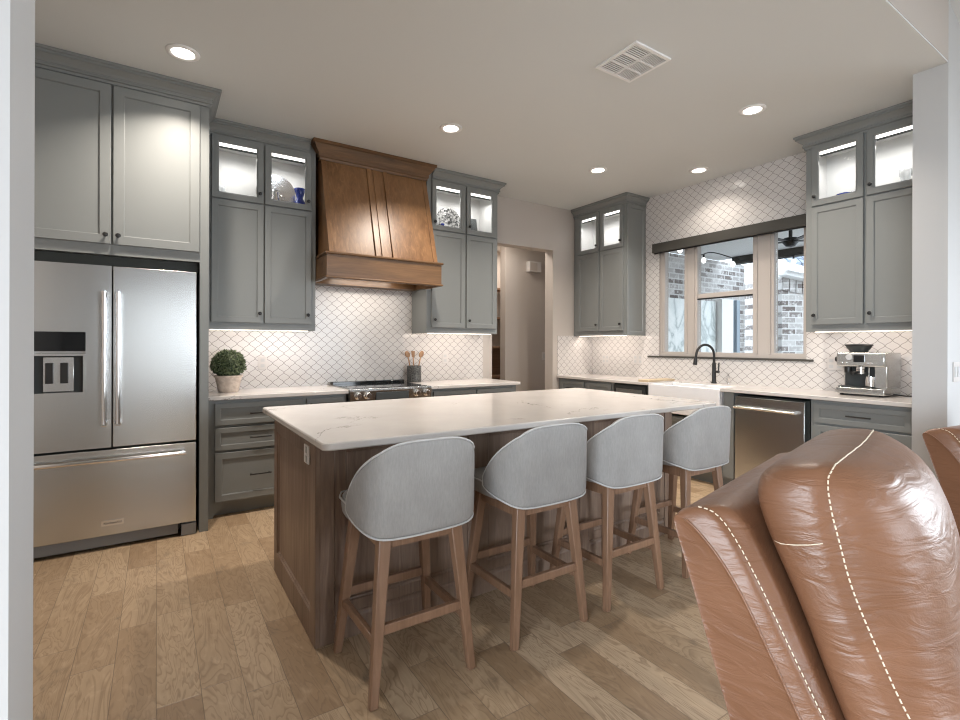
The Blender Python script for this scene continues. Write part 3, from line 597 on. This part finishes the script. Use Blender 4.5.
# ------------------------------------------------------------------ sink, faucet, dishwasher, microwave
s = thing('apron_sink', 'white apron-front sink set in the window worktop', 'sink', (4.29, 3.355, 0), -PI/2)
W_, D_ = .78, .405
mb = MB().box(0, 0, .625, W_, .03, .905).box(0, D_-.025, .625, W_, D_, .905).box(0, .03, .625, .025, D_-.025, .905).box(W_-.025, .03, .625, W_, D_-.025, .905).box(.025, .03, .625, W_-.025, D_-.025, .65)
mb.build('basin', 'sink', s, bevel=.006)
MB().lathe([(.04, .65), (.04, .653), (.02, .6535)], (W_/2, D_/2, 0), 16).build('drain', 'chrome', s)
fa = thing('faucet', 'tall matte black gooseneck faucet behind the sink', 'faucet', (4.80, 2.94, .915))
d_ = Vector((-.93, .33, 0)).normalized()
MB().lathe([(.027, 0), (.027, .012), (.020, .018), (.0195, .20), (.014, .215)], (0, 0, 0), 18).build('base', 'black', fa, smooth='auto')
arc = [Vector((0, 0, .2)), Vector((0, 0, .27))]+[Vector((0, 0, .29))+d_*(.105-.105*math.cos(a))+Vector((0, 0, .105*math.sin(a))) for a in [PI*k/12 for k in range(0, 12)]]
arc += [Vector((0, 0, .275))+d_*.215, Vector((0, 0, .255))+d_*.218]
MB().tube(arc, .0125, 12).build('spout', 'black', fa, smooth='auto')
MB().tube([Vector((0, 0, .262))+d_*.217, Vector((0, 0, .22))+d_*.222, Vector((0, 0, .19))+d_*.227], [.016, .019, .021], 14).build('spray_head', 'black', fa, smooth='auto')
MB().tube([(0, 0, .12), (.0, -.055, .12)], .013, 12).tube([(0, -.048, .12), (0, -.052, .20), (0, -.056, .215)], [.008, .007, .005], 8).build('lever', 'black', fa, smooth='auto')
sd = thing('soap_dispenser', 'small brass-coloured soap dispenser beside the black faucet', 'soap dispenser', (4.83, 2.80, .915))
MB().lathe([(.016, 0), (.016, .01), (.008, .015), (.008, .05), (.011, .055), (.011, .065)], (0, 0, 0), 12).build('body', 'chrome', sd, smooth='auto'); MB().tube([(0, 0, .06), (-.05, 0, .062)], .005, 8).build('nozzle', 'chrome', sd)
dw = thing('dishwasher', 'stainless dishwasher with bar handle, right of the sink', 'dishwasher', (BX-.02, 2.447, 0), -PI/2)
MB().box(0, .05, .09, .59, .58, .86).build('body', 'dark', dw); ddo = MB().box(.002, 0, .10, .570, .048, .852).build('door', 'steel', dw, bevel=.004)
MB().tube([(.02, -.045, .762), (.52, -.045, .762)], .0115, 12).build('handle', 'chrome', ddo, smooth='auto')
for x in (.035, .505): MB().box(x-.012, -.05, .748, x+.012, .001, .776).build('handle_mount', 'chrome', ddo, bevel=.003)
MB().box(.01, .10, 0, .58, .12, .09).build('toe_kick', 'dark', dw)
mw = thing('microwave_drawer', 'built-in microwave drawer under the worktop, left of the sink', 'microwave', (BX-.02, 3.845, 0), -PI/2)
MB().box(0, .02, .42, .44, .55, .875).build('body', 'dark', mw); md = MB().nest(.005, .45, .435, .862, [(0, .018), (0, .002), (.002, 0), (.035, 0), (.037, .004)]).build('door', 'slate', mw)
MB().box(.045, -.002, .49, .395, .006, .825).build('door_glass', 'steel', md); MB().box(.02, 0.03, .0, .42, .05, .10).box(0, .02, .10, .44, .05, .42).build('lower_panel', 'sage', mw)

# ------------------------------------------------------------------ espresso machine
e = thing('espresso_machine', 'stainless espresso machine with bean hopper on the worktop right of the window', 'coffee machine', (4.545, 1.752, .9155), -PI/2)
MB().box(.0, .0, .012, .315, .34, .062).build('base_tray', 'steel', e, bevel=.006)
MB().box(.01, .01, .062, .23, .16, .070).build('drip_grille', 'slate', e)
MB().box(.0, .15, .062, .24, .34, .335).box(.235, .06, .062, .315, .34, .335).build('body', 'steel', e, bevel=.006)
MB().box(-.005, .02, .225, .315, .34, .335).build('head', 'steel', e, bevel=.012)
MB().box(.01, .149, .07, .235, .152, .225).build('splash_panel', 'slate', e)
MB().lathe([(.022, 0), (.024, -.005), (.022, -.008)], (.085, .02, .30), 18, 'Y').build('pressure_gauge', 'white', e)
MB().box(.115, .012, .262, .185, .021, .315).build('display', 'bglass', e)
for x in (.03, .06, .20, .225): MB().lathe([(.009, 0), (.009, -.006)], (x, .02, .255), 12, 'Y').build('button', 'chrome', e, smooth='auto')
MB().lathe([(.022, 0), (.022, -.03), (.018, -.034)], (-.005, .10, .28), 16, 'X').build('steam_dial', 'black', e, smooth='auto')
MB().lathe([(.032, .20), (.036, .205), (.036, .228)], (.14, .085, 0), 20).build('group_head', 'chrome', e, smooth='auto')
pf = MB().lathe([(.030, .165), (.036, .17), (.036, .20)], (.14, .085, 0), 20).build('portafilter', 'chrome', e, smooth='auto'); MB().tube([(.14, .06, .185), (.135, -.06, .178), (.134, -.075, .176)], [.010, .013, .011], 10).build('grip', 'black', pf, smooth='auto')
MB().lathe([(.026, .18), (.026, .228)], (.055, .085, 0), 16).build('grinder_outlet', 'black', e, smooth='auto')
MB().tube([(.20, .07, .228), (.20, .06, .17), (.205, .05, .10)], .006, 8).build('steam_wand', 'chrome', e, smooth='auto')
MB().lathe([(.028, .071), (.036, .075), (.036, .12), (.033, .15), (.030, .15), (.030, .08)], (.205, .085, 0), 18).build('milk_jug', 'chrome', e, smooth='auto')
MB().box(.285, .055, .275, .30, .061, .31).build('badge', 'black', e)
hp = MB().lathe([(.055, .335), (.060, .345), (.082, .375), (.086, .385), (.082, .387), (.02, .387)], (.085, .20, 0), 24).build('bean_hopper', 'slate', e, smooth='auto')
MB().lathe([(.092, .387), (.094, .392), (.092, .400), (.02, .405)], (.085, .20, 0), 24).build('hopper_lid', 'black', hp, smooth='auto')
for x in (.03, .285): MB().box(x-.012, .03, 0, x+.012, .31, .013).build('foot', 'black', e)
pc = MB().tube(bez([(4.70, 1.43, .935), (4.72, 1.36, .926), (4.76, 1.31, .926), (4.72, 1.25, .926), (4.82, 1.22, .926), (4.90, 1.20, .96)], 6), .005, 6).build('power_cord', 'black', None, smooth=True)
pc.parent = e; pc.matrix_parent_inverse = (Matrix.Translation((4.545, 1.752, .915)) @ Matrix.Rotation(-PI/2, 4, 'Z')).inverted()

# ------------------------------------------------------------------ counter items
p = thing('potted_topiary', 'round clipped boxwood topiary in a pale stone pot beside the refrigerator panel', 'plant', (.485, 4.48, .915))
MB().lathe([(.070, 0), (.074, .004), (.098, .118), (.106, .120), (.108, .135), (.098, .135), (.092, .11)], (0, 0, 0), 28).build('pot', 'pot', p, smooth='auto')
lf = MB(); rr = random.Random(3)
for k in range(1500):
    z = rr.uniform(-.55, 1); a = rr.uniform(0, 2*PI); q = math.sqrt(1-z*z); n_ = Vector((q*math.cos(a), q*math.sin(a), z)); rad = .122*rr.uniform(.78, 1.05)*(1 if z > -.3 else .92)
    c_ = n_*rad+Vector((0, 0, .215)); u = (n_+Vector((rr.uniform(-1, 1), rr.uniform(-1, 1), rr.uniform(-1, 1)))*.8).normalized(); v_ = u.orthogonal().normalized(); w_ = u.cross(v_); L_ = rr.uniform(.011, .019)
    vs = [lf.b.verts.new(c_+d_2) for d_2 in (u*L_, v_*L_*.5+u*.2*L_+w_*.002, -u*L_, -v_*L_*.5+u*.2*L_+w_*.002)]; lf.b.faces.new(vs)
lf.build('foliage', 'leaf', p)
MB().lathe([(.01, .11), (.075, .125), (.102, .17), (.108, .215), (.100, .26), (.070, .30), (.01, .318)], (0, 0, 0), 20).build('inner_foliage', 'leaf', p, smooth=True)
k = thing('utensil_crock', 'dark speckled crock on the worktop right of the range', 'crock', (2.235, 4.67, .915))
MB().lathe([(.070, 0), (.073, .004), (.073, .165), (.070, .17), (.064, .17), (.064, .02), (.01, .02)], (0, 0, 0), 28).build('body', 'crock', k, smooth='auto')
def spoon(dx, dy, lean, label, flat):
    s_ = thing('wooden_spoon' if not flat else 'wooden_spatula', label, 'utensil', (2.235+dx*.35, 4.67+dy*.3, .937), group='wooden utensils in the crock')
    top = Vector((dx*1.3, dy*.6, .235)); MB().tube([(0, 0, 0), top*.5, top], [.005, .006, .007], 8).build('handle', 'spoon', s_, smooth=True)
    dirn = top.normalized()
    if flat: MB().bar(top, top+dirn*.065, .03, .006, .042, .005).build('blade', 'spoon', s_, bevel=.002)
    else:
        bw = MB(); c0 = top+dirn*.032
        rings = []
        for i in range(9):
            t_ = -1+2*i/8; w2 = math.sqrt(max(1-t_*t_, .03)); rings.append([c0+dirn*(t_*.036)+Vector((math.cos(a)*.029*w2, math.sin(a)*.008*w2, 0)) for a in [2*PI*j/12 for j in range(12)]])
        bw.loft(rings).build('bowl', 'spoon', s_, smooth=True)
spoon(-.042, .0, 0, 'wooden spoon leaning towards the range, in the speckled crock', False)
spoon(-.012, -.02, 0, 'flat-ended wooden spatula upright in the speckled crock', True)
spoon(.045, .0, 0, 'wooden spoon leaning away from the range, in the speckled crock', False)
tag(MB().box(4.31, 3.37, .9155, 4.76, 3.50, .937).build('cutting_board', 'board', None, bevel=.003), 'pale wooden cutting board on the worktop beside the sink', 'cutting board')

# ------------------------------------------------------------------ glass and china in the lit cabinets
def inst(name, label, cat, loc): return thing(name, label, cat, loc)
SH = 2.4595
def goblet(x, y, label, s=1.0, m='crystal'):
    g = MB().lathe([(.030*s, 0), (.030*s, .003), (.005*s, .008), (.005*s, .06*s), (.02*s, .075*s), (.033*s, .11*s), (.031*s, .15*s), (.029*s, .15*s), (.030*s, .11*s), (.005*s, .078*s)], (0, 0, 0), 16).build('crystal_goblet', m, None, smooth=True, loc=(x, y, SH)); tag(g, label, 'glass')
def bowl(x, y, label, r=.06, h=.05, m='crystal', name='glass_bowl', cat='bowl'):
    g = MB().lathe([(r*.45, 0), (r*.5, .004), (r*.85, h*.5), (r, h), (r*.96, h), (r*.8, h*.5), (r*.3, .012)], (0, 0, 0), 22).build(name, m, None, smooth=True, loc=(x, y, SH)); return tag(g, label, cat)
goblet(.44, 4.60, 'crystal goblet behind the glass door nearest the refrigerator')
bowl(.55, 4.58, 'low crystal bowl beside the goblet, in the cabinet nearest the refrigerator', .055, .07)
bowl(.665, 4.60, 'rounded crystal bowl near the centre stile of the cabinet over the plant', .05, .10)
def plate_(name, x, y, r, m, label, tilt=.2, rings=3):
    g = thing(name, label, 'plate', (x, y, SH)); pr = [(.001, .0), (r*.55, .0), (r*.62, -.008), (r*.9, -.014), (r, -.02), (r, -.024), (r*.6, -.012), (.001, -.006)]
    o = MB().lathe(pr, (0, 0, r*math.cos(tilt)+.01), 40, 'Y', False).build('dish', m, g, smooth='auto')
    for j in range(rings): rr_ = r*(.35+.22*j); MB().lathe([(rr_-.004, -.002-.003*j), (rr_, -.012-.003*j), (rr_+.004, -.002-.003*j)], (0, 0, r*math.cos(tilt)+.01), 40, 'Y', False).build('rim_band', 'chrome', g, smooth=True)
    MB().bar((-.05, -.02, .004), (-.05, .05, .004), .008, .008).bar((.05, -.02, .004), (.05, .05, .004), .008, .008).bar((-.05, .03, .004), (-.05, .045, .12), .006, .006).bar((.05, .03, .004), (.05, .045, .12), .006, .006).bar((-.05, .045, .12), (.05, .045, .12), .006, .006).build('stand', 'black', g)
    return g
plate_('silver_platter', .875, 4.66, .165, 'silver', 'large round silver platter standing in the cabinet over the plant')
jug = thing('silver_jug', 'small silver jug in front of the round platter', 'jug', (.85, 4.54, SH))
MB().lathe([(.03, 0), (.042, .03), (.045, .07), (.03, .12), (.028, .15), (.034, .17), (.028, .17), (.022, .14)], (0, 0, 0), 18).build('body', 'silver', jug, smooth=True); MB().tube([(.03, 0, .14), (.07, 0, .12), (.06, 0, .06), (.042, 0, .04)], .006, 8).build('handle', 'silver', jug, smooth=True)
vz = thing('blue_white_vase', 'small blue and white twin-lobed vase by the hood side of the cabinet over the plant', 'vase', (1.045, 4.50, SH)); vz.scale = (1.1, 1.1, 1.45)
MB().lathe([(.034, 0), (.046, .03), (.040, .06), (.024, .085), (.034, .115), (.044, .14), (.040, .143), (.022, .09)], (0, 0, 0), 20).build('body', 'blue', vz, smooth=True); MB().lathe([(.0472, .028), (.0480, .034), (.0465, .042)], (0, 0, 0), 20, cap=False).build('glaze_band', 'plate', vz, smooth=True)
plate_('filigree_plate', 2.62, 4.66, .155, 'filigree', 'dark openwork plate standing in the cabinet right of the hood', rings=3)
g = thing('seated_figurine', 'small blue and white china figurine in front of the openwork plate', 'figurine', (2.50, 4.55, SH))
MB().lathe([(.026, 0), (.030, .02), (.022, .05), (.015, .07), (.020, .085), (.021, .10), (.012, .115), (.002, .118)], (0, 0, 0), 16).build('body', 'blue', g, smooth=True)
tag(MB().bar((2.93, 4.63, SH), (2.93, 4.67, SH+.25), .13, .012).build('slate_tile', 'slate', None, bevel=.003), 'dark slate tile leaning in the cabinet beside the hall doorway', 'tile')
bowl(3.025, 4.55, 'low dark bowl right of the slate tile', .04, .06, 'slate', 'dark_bowl')
goblet(4.70, 4.45, 'crystal goblet in the corner cabinet, left glass door', .9)
bowl(4.74, 4.12, 'crystal bowl in the corner cabinet beside the window wall', .055, .07)
bowl(4.66, 1.74, 'dark blue bowl in the cabinet right of the window', .055, .075, 'blue', 'blue_bowl')
bowl(4.74, 1.66, 'faceted crystal bowl behind the dark blue bowl', .06, .10)
for y, l in ((1.36, 'slim crystal candle holder nearest the cabinet centre, above the espresso machine'), (1.29, 'slim crystal candle holder nearest the pillar, above the espresso machine')): goblet(4.70, y, l, 1.15)

# ------------------------------------------------------------------ outlets and switches
def plate_on(wall, c, label, w=.075, h=.118, kind='socket', name='wall_outlet'):
    rot = 0 if wall == 'back' else -PI/2
    t = thing(name, label, 'outlet' if kind == 'socket' else 'light switch', c, rot)
    MB().box(-w/2, -.006, -h/2, w/2, 0, h/2).build('plate', 'plate', t, bevel=.002)
    n_ = max(1, round(w/.075))
    for i in range(n_):
        x = -w/2+w/n_*(i+.5)
        if kind == 'socket':
            for z in (-.025, .025): MB().box(x-.016, -.0085, z-.014, x+.016, -.0055, z+.014).build('socket', 'white', t)
        else: MB().box(x-.016, -.010, -.033, x+.016, -.0055, .033).build('rocker', 'white', t)
plate_on('back', (.788, WY-.008, 1.135), 'white wall outlet on the tile beside the potted topiary')
plate_on('back', (2.65, WY-.008, 1.155), 'white wall outlet on the tile right of the spoon crock')
plate_on('right', (WX-.008, 4.52, 1.12), 'white wall outlet on the window-wall tile, nearest the room corner', .12)
plate_on('right', (WX-.008, 4.00, 1.13), 'double white wall outlet on the tile just left of the window ledge', .15)
plate_on('right', (WX-.008, 1.90, 1.15), 'white wall outlet on the tile behind the espresso machine', .12)
plate_on('back', (4.785, 5.6, 1.14), 'white light switch on the hall wall beyond the doorway', .075, .118, 's', 'light_switch')
plate_on('back', (4.268, YO, 1.14), 'white light switch on the living side of the pillar', .12, .125, 's', 'light_switch')
ch = thing('door_chime', 'boxy door chime mounted high on the hall wall', 'door chime', (4.56, 5.6, 2.43))
MB().box(-.11, -.08, -.075, .11, 0, .075).build('housing', 'plate', ch, bevel=.006); MB().box(-.10, -.082, -.055, .03, -.079, .055).build('cover', 'wall', ch)

# pantry shelves behind the hall
for z, l in ((.35, 'lowest'), (.80, 'second'), (1.25, 'third'), (1.70, 'fourth'), (2.15, 'top')):
    s_ = thing('pantry_shelf', l+' wooden pantry shelf beyond the hall wall', 'shelf', (4.0, 6.53, z))
    MB().box(-.85, -.32, 0, .98, 0, .03).build('board', 'pantry', s_)
    MB().box(.40, -.05, -.12, .43, 0, 0).build('bracket', 'pantry', s_)
struct('trim_3', MB().box(3.12, 6.52, 0, 4.99, 6.55, 1.25), 'pantry')

# ------------------------------------------------------------------ ceiling lights and vent
for i, (x, y) in enumerate(CANS):
    L_ = ['recessed ceiling light above the refrigerator', 'recessed ceiling light in front of the wooden hood', 'recessed ceiling light above the far end of the kitchen, near the corner cabinet', 'recessed ceiling light close to the tiled wall above the window', 'recessed ceiling light above the sink end of the island'][i]
    t = thing('recessed_light', L_, 'ceiling light', (x, y, CEIL))
    MB().lathe([(.060, -.001), (.060, -.007), (.072, -.010), (.090, -.006), (.092, -.0005), (.060, -.0005)], (0, 0, 0), 32, cap=False).build('trim_ring', 'gutter', t, smooth=True)
    MB().lathe([(.059, -.0015), (.059, -.003), (.001, -.003)], (0, 0, 0), 28).build('lens', 'lamp', t)
vt = thing('ceiling_vent', 'square white air vent in the kitchen ceiling', 'air vent', (2.476, 2.06, CEIL))
MB().box(-.160, -.160, -.012, .160, -.14, -.0005).box(-.160, .14, -.012, .160, .160, -.0005).box(-.160, -.14, -.012, -.14, .14, -.0005).box(.14, -.14, -.012, .160, .14, -.0005).box(-.006, -.14, -.012, .006, .14, -.0005).box(-.14, -.05, -.012, .14, -.038, -.0005).box(-.14, .045, -.012, .14, .057, -.0005).build('frame', 'gutter', vt)
MB().box(-.14, -.14, -.004, .14, .14, -.0005).build('backing', 'lgrey', vt)
mb = MB()
for i in range(18):
    y = -.132+i*.0155; mb.box(-.14, y, -.010, -.006, y+.005, -.004)
for i in range(9):
    x = .012+i*.0145; mb.box(x, -.14, -.010, x+.005, .14, -.004)
mb.build('louvre', 'gutter', vt)

# ------------------------------------------------------------------ leather recliners
def recliner(label, loc, rotz, Wd=.95, headrest=True):
    t = thing('leather_recliner', label, 'armchair', loc, rotz)
    def P(b, a, z): return (b, -a, z)
    OUT = [(0, .85), (.0, .845), (.039, .733), (.086, .575), (.14, .406), (.185, .26), (.20, .12)]
    SEAM = [(.040, .838), (.068, .832), (.118, .783), (.182, .686), (.283, .483), (.37, .32), (.43, .12)]
    STI = [(.055, .880), (.088, .888), (.122, .856), (.182, .756), (.316, .500), (.41, .33), (.46, .12)]
    GAP = [(.10, .905), (.148, .905), (.182, .827), (.246, .703), (.343, .471), (.43, .30), (.48, .12)]
    # outer shell of the back: closed section lofted across the width; the front edge steps seam > stitch > face at each side
    BK = [(.20, .12), (.185, .26), (.14, .406), (.086, .575), (.039, .733), (.004, .835), (.0, .856)]
    SE = [(.006, .868), (.030, .862), (.060, .842), (.118, .783), (.182, .686), (.283, .483), (.37, .32), (.43, .12)]
    ST = [(.010, .878), (.045, .893), (.082, .893), (.128, .850), (.190, .748), (.316, .500), (.41, .33), (.46, .12)]
    GA = [(.012, .880), (.070, .900), (.142, .905), (.182, .827), (.246, .703), (.343, .471), (.43, .30), (.48, .12)]
    rings = []
    for u_ in (0, 1):
        rows = [(.004, SE, .06), (0, SE, 0), (.002, SE, 0), (.016, ST, 0), (.030, ST, 0), (.050, GA, 0), (.075, GA, 0)]
        for b, fr, shr in (rows if u_ == 0 else rows[::-1]):
            b = b if u_ == 0 else Wd-b; pf_ = BK+fr
            cx_ = sum(q[0] for q in pf_)/len(pf_); cz_ = .5
            rings.append([P(b, a+(cx_-a)*shr, z+(cz_-z)*shr) for a, z in pf_])
    frm = MB().loft(rings).build('back_frame', 'leather', t, sub=2)
    def snap(o, pts, off):
        dg = bpy.context.evaluated_depsgraph_get(); e_ = o.evaluated_get(dg); out = []
        for p_ in pts:
            ok, co, no, _ = e_.closest_point_on_mesh(Vector(p_)); out.append(co+no*off if ok else Vector(p_))
        return out
    for b0 in (-.004, Wd+.004):
        s = 1 if b0 < 0 else -1
        MB().tube(snap(frm, [(b0, -q[0], q[1]) for q in bez([(a, z, 0) for a, z in SE[1:]], 8)], .001), .0035, 6).build('welt', 'leather', t, smooth=True)
        stitch(t, snap(frm, [(b0+s*.026, -q[0]-.01, q[1]) for q in bez([(a, z, 0) for a, z in ST[1:]], 14)], .0012), r=.0016)
    # thick back cushion
    G = [(.30, .20), (.363, .493-.19), (.27, .55), (.235, .640), (.204, .76), (.175, .85), (.163, .925), (.185, .99)]
    def axisrow():
        # rows from bottom to top: back a, seam a, bulge a, z_back, z_front
        return [(.46, .62, .66, .18, .14), (.40, .565, .64, .33, .30), (.345, .50, .60, .46, .44), (.300, .435, .565, .57, .56), (.262, .385, .55, .68, .68), (.222, .350, .54, .77, .775), (.186, .328, .518, .85, .865), (.162, .312, .488, .922, .940), (.158, .306, .448, .972, .990), (.185, .310, .40, 1.008, 1.018), (.240, .320, .360, 1.026, 1.034)]
    cu = MB(); rings = []
    for k_, (ab, as_, af, zb_, zf_) in enumerate(axisrow()):
        r = []; top = k_ >= 8
        sidein = .0 if not top else (.010 if k_ == 8 else (.035 if k_ == 9 else .075))
        b0, b1 = .055+sidein, Wd-.055-sidein
        zm = (zb_+zf_)/2
        pr = [(b0+.10, ab+.0, zb_), (b0+.03, ab+.008, zb_), (b0, ab+.03, zb_+(zm-zb_)*.3), (b0-.006, (ab+as_)/2, zm), (b0+.002, as_-.015, zf_), (b0+.018, as_, zf_), (b0+.045, as_+(af-as_)*.42, zf_), (b0+.12, as_+(af-as_)*.80, zf_), (b0+.24, af, zf_)]
        for b, a, z in pr: r.append(P(b, a, z))
        for b, a, z in pr[::-1]: r.append(P(b1-(b-b0), a, z))
        rings.append(r)
    cuo = cu.loft(rings).build('back_cushion', 'leather', t, sub=2)
    A_ = axisrow(); seam_ = []
    for k_, (ab, as_, af, zb_, zf_) in enumerate(A_[:-1]):
        sidein = .0 if k_ < 8 else (.010 if k_ == 8 else .035); seam_.append((.055+sidein+.018, as_, zf_))
    seam_ += [(.20, .318, 1.045), (Wd/2, .325, 1.055)]
    half = [(b, -a, z) for b, a, z in seam_]; full = half+[(Wd-b, y_, z) for b, y_, z in half[:-1]][::-1]
    line = snap(cuo, bez(full, 12), .0015)
    MB().tube(line, .0035, 6).build('welt', 'leather', t, smooth=True)
    stitch(t, snap(cuo, [(q[0]+(.006 if q[0] < Wd/2 else -.006), q[1]-.012, q[2]) for q in bez(full, 12)], .0015), r=.0018)
    for s in (0, 1): MB().tube(snap(cuo, [(.05 if s == 0 else Wd-.05, -a, z) for a, z in ((.20, .832), (.23, .838), (.26, .845), (.29, .853), (.318, .862))], .0006), .0013, 6).build('cross_seam', 'thread', t, smooth=True)
    # seat, arms, footrest and base
    MB().box(.17, -.98, .20, Wd-.17, -.40, .46).build('seat', 'leather', t, bevel=.06, seg=4)
    for x in (0, Wd-.17): MB().box(x+.01, -1.0, .10, x+.16, -.47, .50).build('arm', 'leather', t, bevel=.05, seg=4)
    MB().box(.17, -1.03, .10, Wd-.17, -.985, .42).build('footrest', 'leather', t, bevel=.02)
    MB().box(.05, -.95, 0, Wd-.05, -.20, .11).build('base', 'black', t, bevel=.01)
    return t
def stitch(t, line, r=.0022, step=.014, dash=.009):
    mb = MB(); acc = 0; L_ = [0]
    for a, b in zip(line, line[1:]): L_.append(L_[-1]+(b-a).length)
    def at(s):
        for i in range(len(line)-1):
            if L_[i+1] >= s: f = (s-L_[i])/max(L_[i+1]-L_[i], 1e-9); return line[i].lerp(line[i+1], f)
        return line[-1]
    s = 0
    while s+dash < L_[-1]: mb.tube([at(s), at(s+dash/2), at(s+dash)], r, 5); s += step
    mb.build('stitching', 'thread', t)
r1 = recliner('large tan leather recliner in the near foreground, back turned to the island', (1.121, .798, 0), R(12.4))
r2 = copy_tree(r1); r2.location = (3.25, .872, 0); r2.rotation_euler = (0, 0, R(-8)); r2['label'] = 'tan leather recliner standing in front of the pillar with the light switch'

# ------------------------------------------------------------------ outside the window
struct('ground', MB().box(-30, -30, -.25, 30, 30, -.085).box(5.1, 1.0, -.085, 14, 8, -.02), 'concrete')
struct('wall_patio', MB().box(WX+.165, 4.95, -.02, 9.05, 5.10, 2.78), 'brick')
tag(MB().box(6.0, 4.90, -.02, 8.05, 4.949, 2.06).build('marble_surround', 'marble', None, bevel=.004), 'tall grey-veined marble panel on the patio brick wall', 'marble panel')
tag(MB().box(8.07, 4.80, -.02, 8.42, 4.949, 2.10).build('patio_cupboard', 'gutter', None, bevel=.004), 'tall plain white patio cupboard right of the marble panel', 'cupboard')
tag(MB().box(8.50, 4.78, -.02, 8.60, 4.88, 2.10).build('patio_post', 'post', None, bevel=.01), 'blue-grey patio post before the brick wall end', 'post')
struct('ceiling_patio', MB().box(WX+.165, 1.0, 2.78, 8.2, 4.94, 2.88), 'soffit')
struct('beam', MB().box(8.02, 1.0, 2.66, 8.18, 4.6, 2.779), 'valance')
hs = thing('neighbouring_wing', 'pale brick gable wing with white eaves and blue-grey shingles beyond the patio', 'building', (9.15, 4.35, 0), R(-28))
def ez(x): return 2.52-.20*x
MB().hexa([(0, 0, -.02), (3.2, 0, -.02), (3.2, 2, -.02), (0, 2, -.02), (0, 0, ez(0)), (3.2, 0, ez(3.2)), (3.2, 2, ez(3.2)), (0, 2, ez(0))]).build('brick_wall', 'brick2', hs)
sc_ = MB()
for i in range(26): x_ = .01+i*.12; sc_.hexa([(x_, -.03, ez(x_)-.24), (x_+.1, -.03, ez(x_+.1)-.24), (x_+.1, 0, ez(x_+.1)-.24), (x_, 0, ez(x_)-.24), (x_, -.03, ez(x_)-.02), (x_+.1, -.03, ez(x_+.1)-.02), (x_+.1, 0, ez(x_+.1)-.02), (x_, 0, ez(x_)-.02)])
sc_.build('soldier_course', 'brick2', hs)
def slab_(y0, y1, d0, d1, name, m, dz=0): MB().hexa([(-.1, y0, ez(0)+d0), (3.3, y0, ez(3.3)+d0), (3.3, y1, ez(3.3)+d0+dz), (-.1, y1, ez(0)+d0+dz), (-.1, y0, ez(0)+d1), (3.3, y0, ez(3.3)+d1), (3.3, y1, ez(3.3)+d1+dz), (-.1, y1, ez(0)+d1+dz)]).build(name, m, hs)
slab_(-.22, 0, 0, .14, 'fascia', 'gutter'); slab_(-.30, -.22, .06, .18, 'gutter', 'gutter'); slab_(-.28, 1.9, .19, .24, 'roof', 'roof', 1.9)
fan = thing('patio_fan', 'dark ceiling fan beneath the patio ceiling', 'ceiling fan', (6.43, 2.96, 2.56))
MB().lathe([(.02, .22), (.02, .06), (.07, .05), (.09, .0), (.05, -.05), (.01, -.06)], (0, 0, 0), 18).build('motor', 'black', fan, smooth='auto')
for k in range(5):
    a = k*2*PI/5+.4; d_ = Vector((math.cos(a), math.sin(a), 0)); MB().bar(d_*.08+Vector((0, 0, .01)), d_*.32+Vector((0, 0, .02)), .07, .008, .10, .008).build('blade', 'black', fan)
# festoon lights under the patio ceiling
fl = thing('festoon_lights', 'string of small festoon bulbs under the patio ceiling', 'string lights')
pts = []
A = [(5.3, 3.9, 2.74), (6.4, 4.2, 2.60), (7.0, 4.3, 2.70), (7.5, 3.9, 2.55), (7.95, 3.2, 2.70), (7.4, 2.9, 2.55), (6.9, 2.6, 2.76)]
ln = bez(A, 8); MB().tube(ln, .008, 6).build('cable', 'black', fl, smooth=True)
for i in range(4, len(ln), 8):
    q = ln[i]; bb = MB().lathe([(.012, -.05), (.03, -.075), (.034, -.10), (.02, -.13), (.003, -.137)], tuple(q), 12).build('bulb', emis('festoon_glow', (1, .9, .75), 3) if i == 4 else 'festoon', fl, smooth=True) if False else MB().lathe([(.012, -.05), (.03, -.075), (.034, -.10), (.02, -.13), (.003, -.137)], tuple(q), 12).build('bulb', 'strip', fl, smooth=True)
    MB().lathe([(.014, -.055), (.014, 0)], tuple(q), 10).build('socket', 'black', fl)
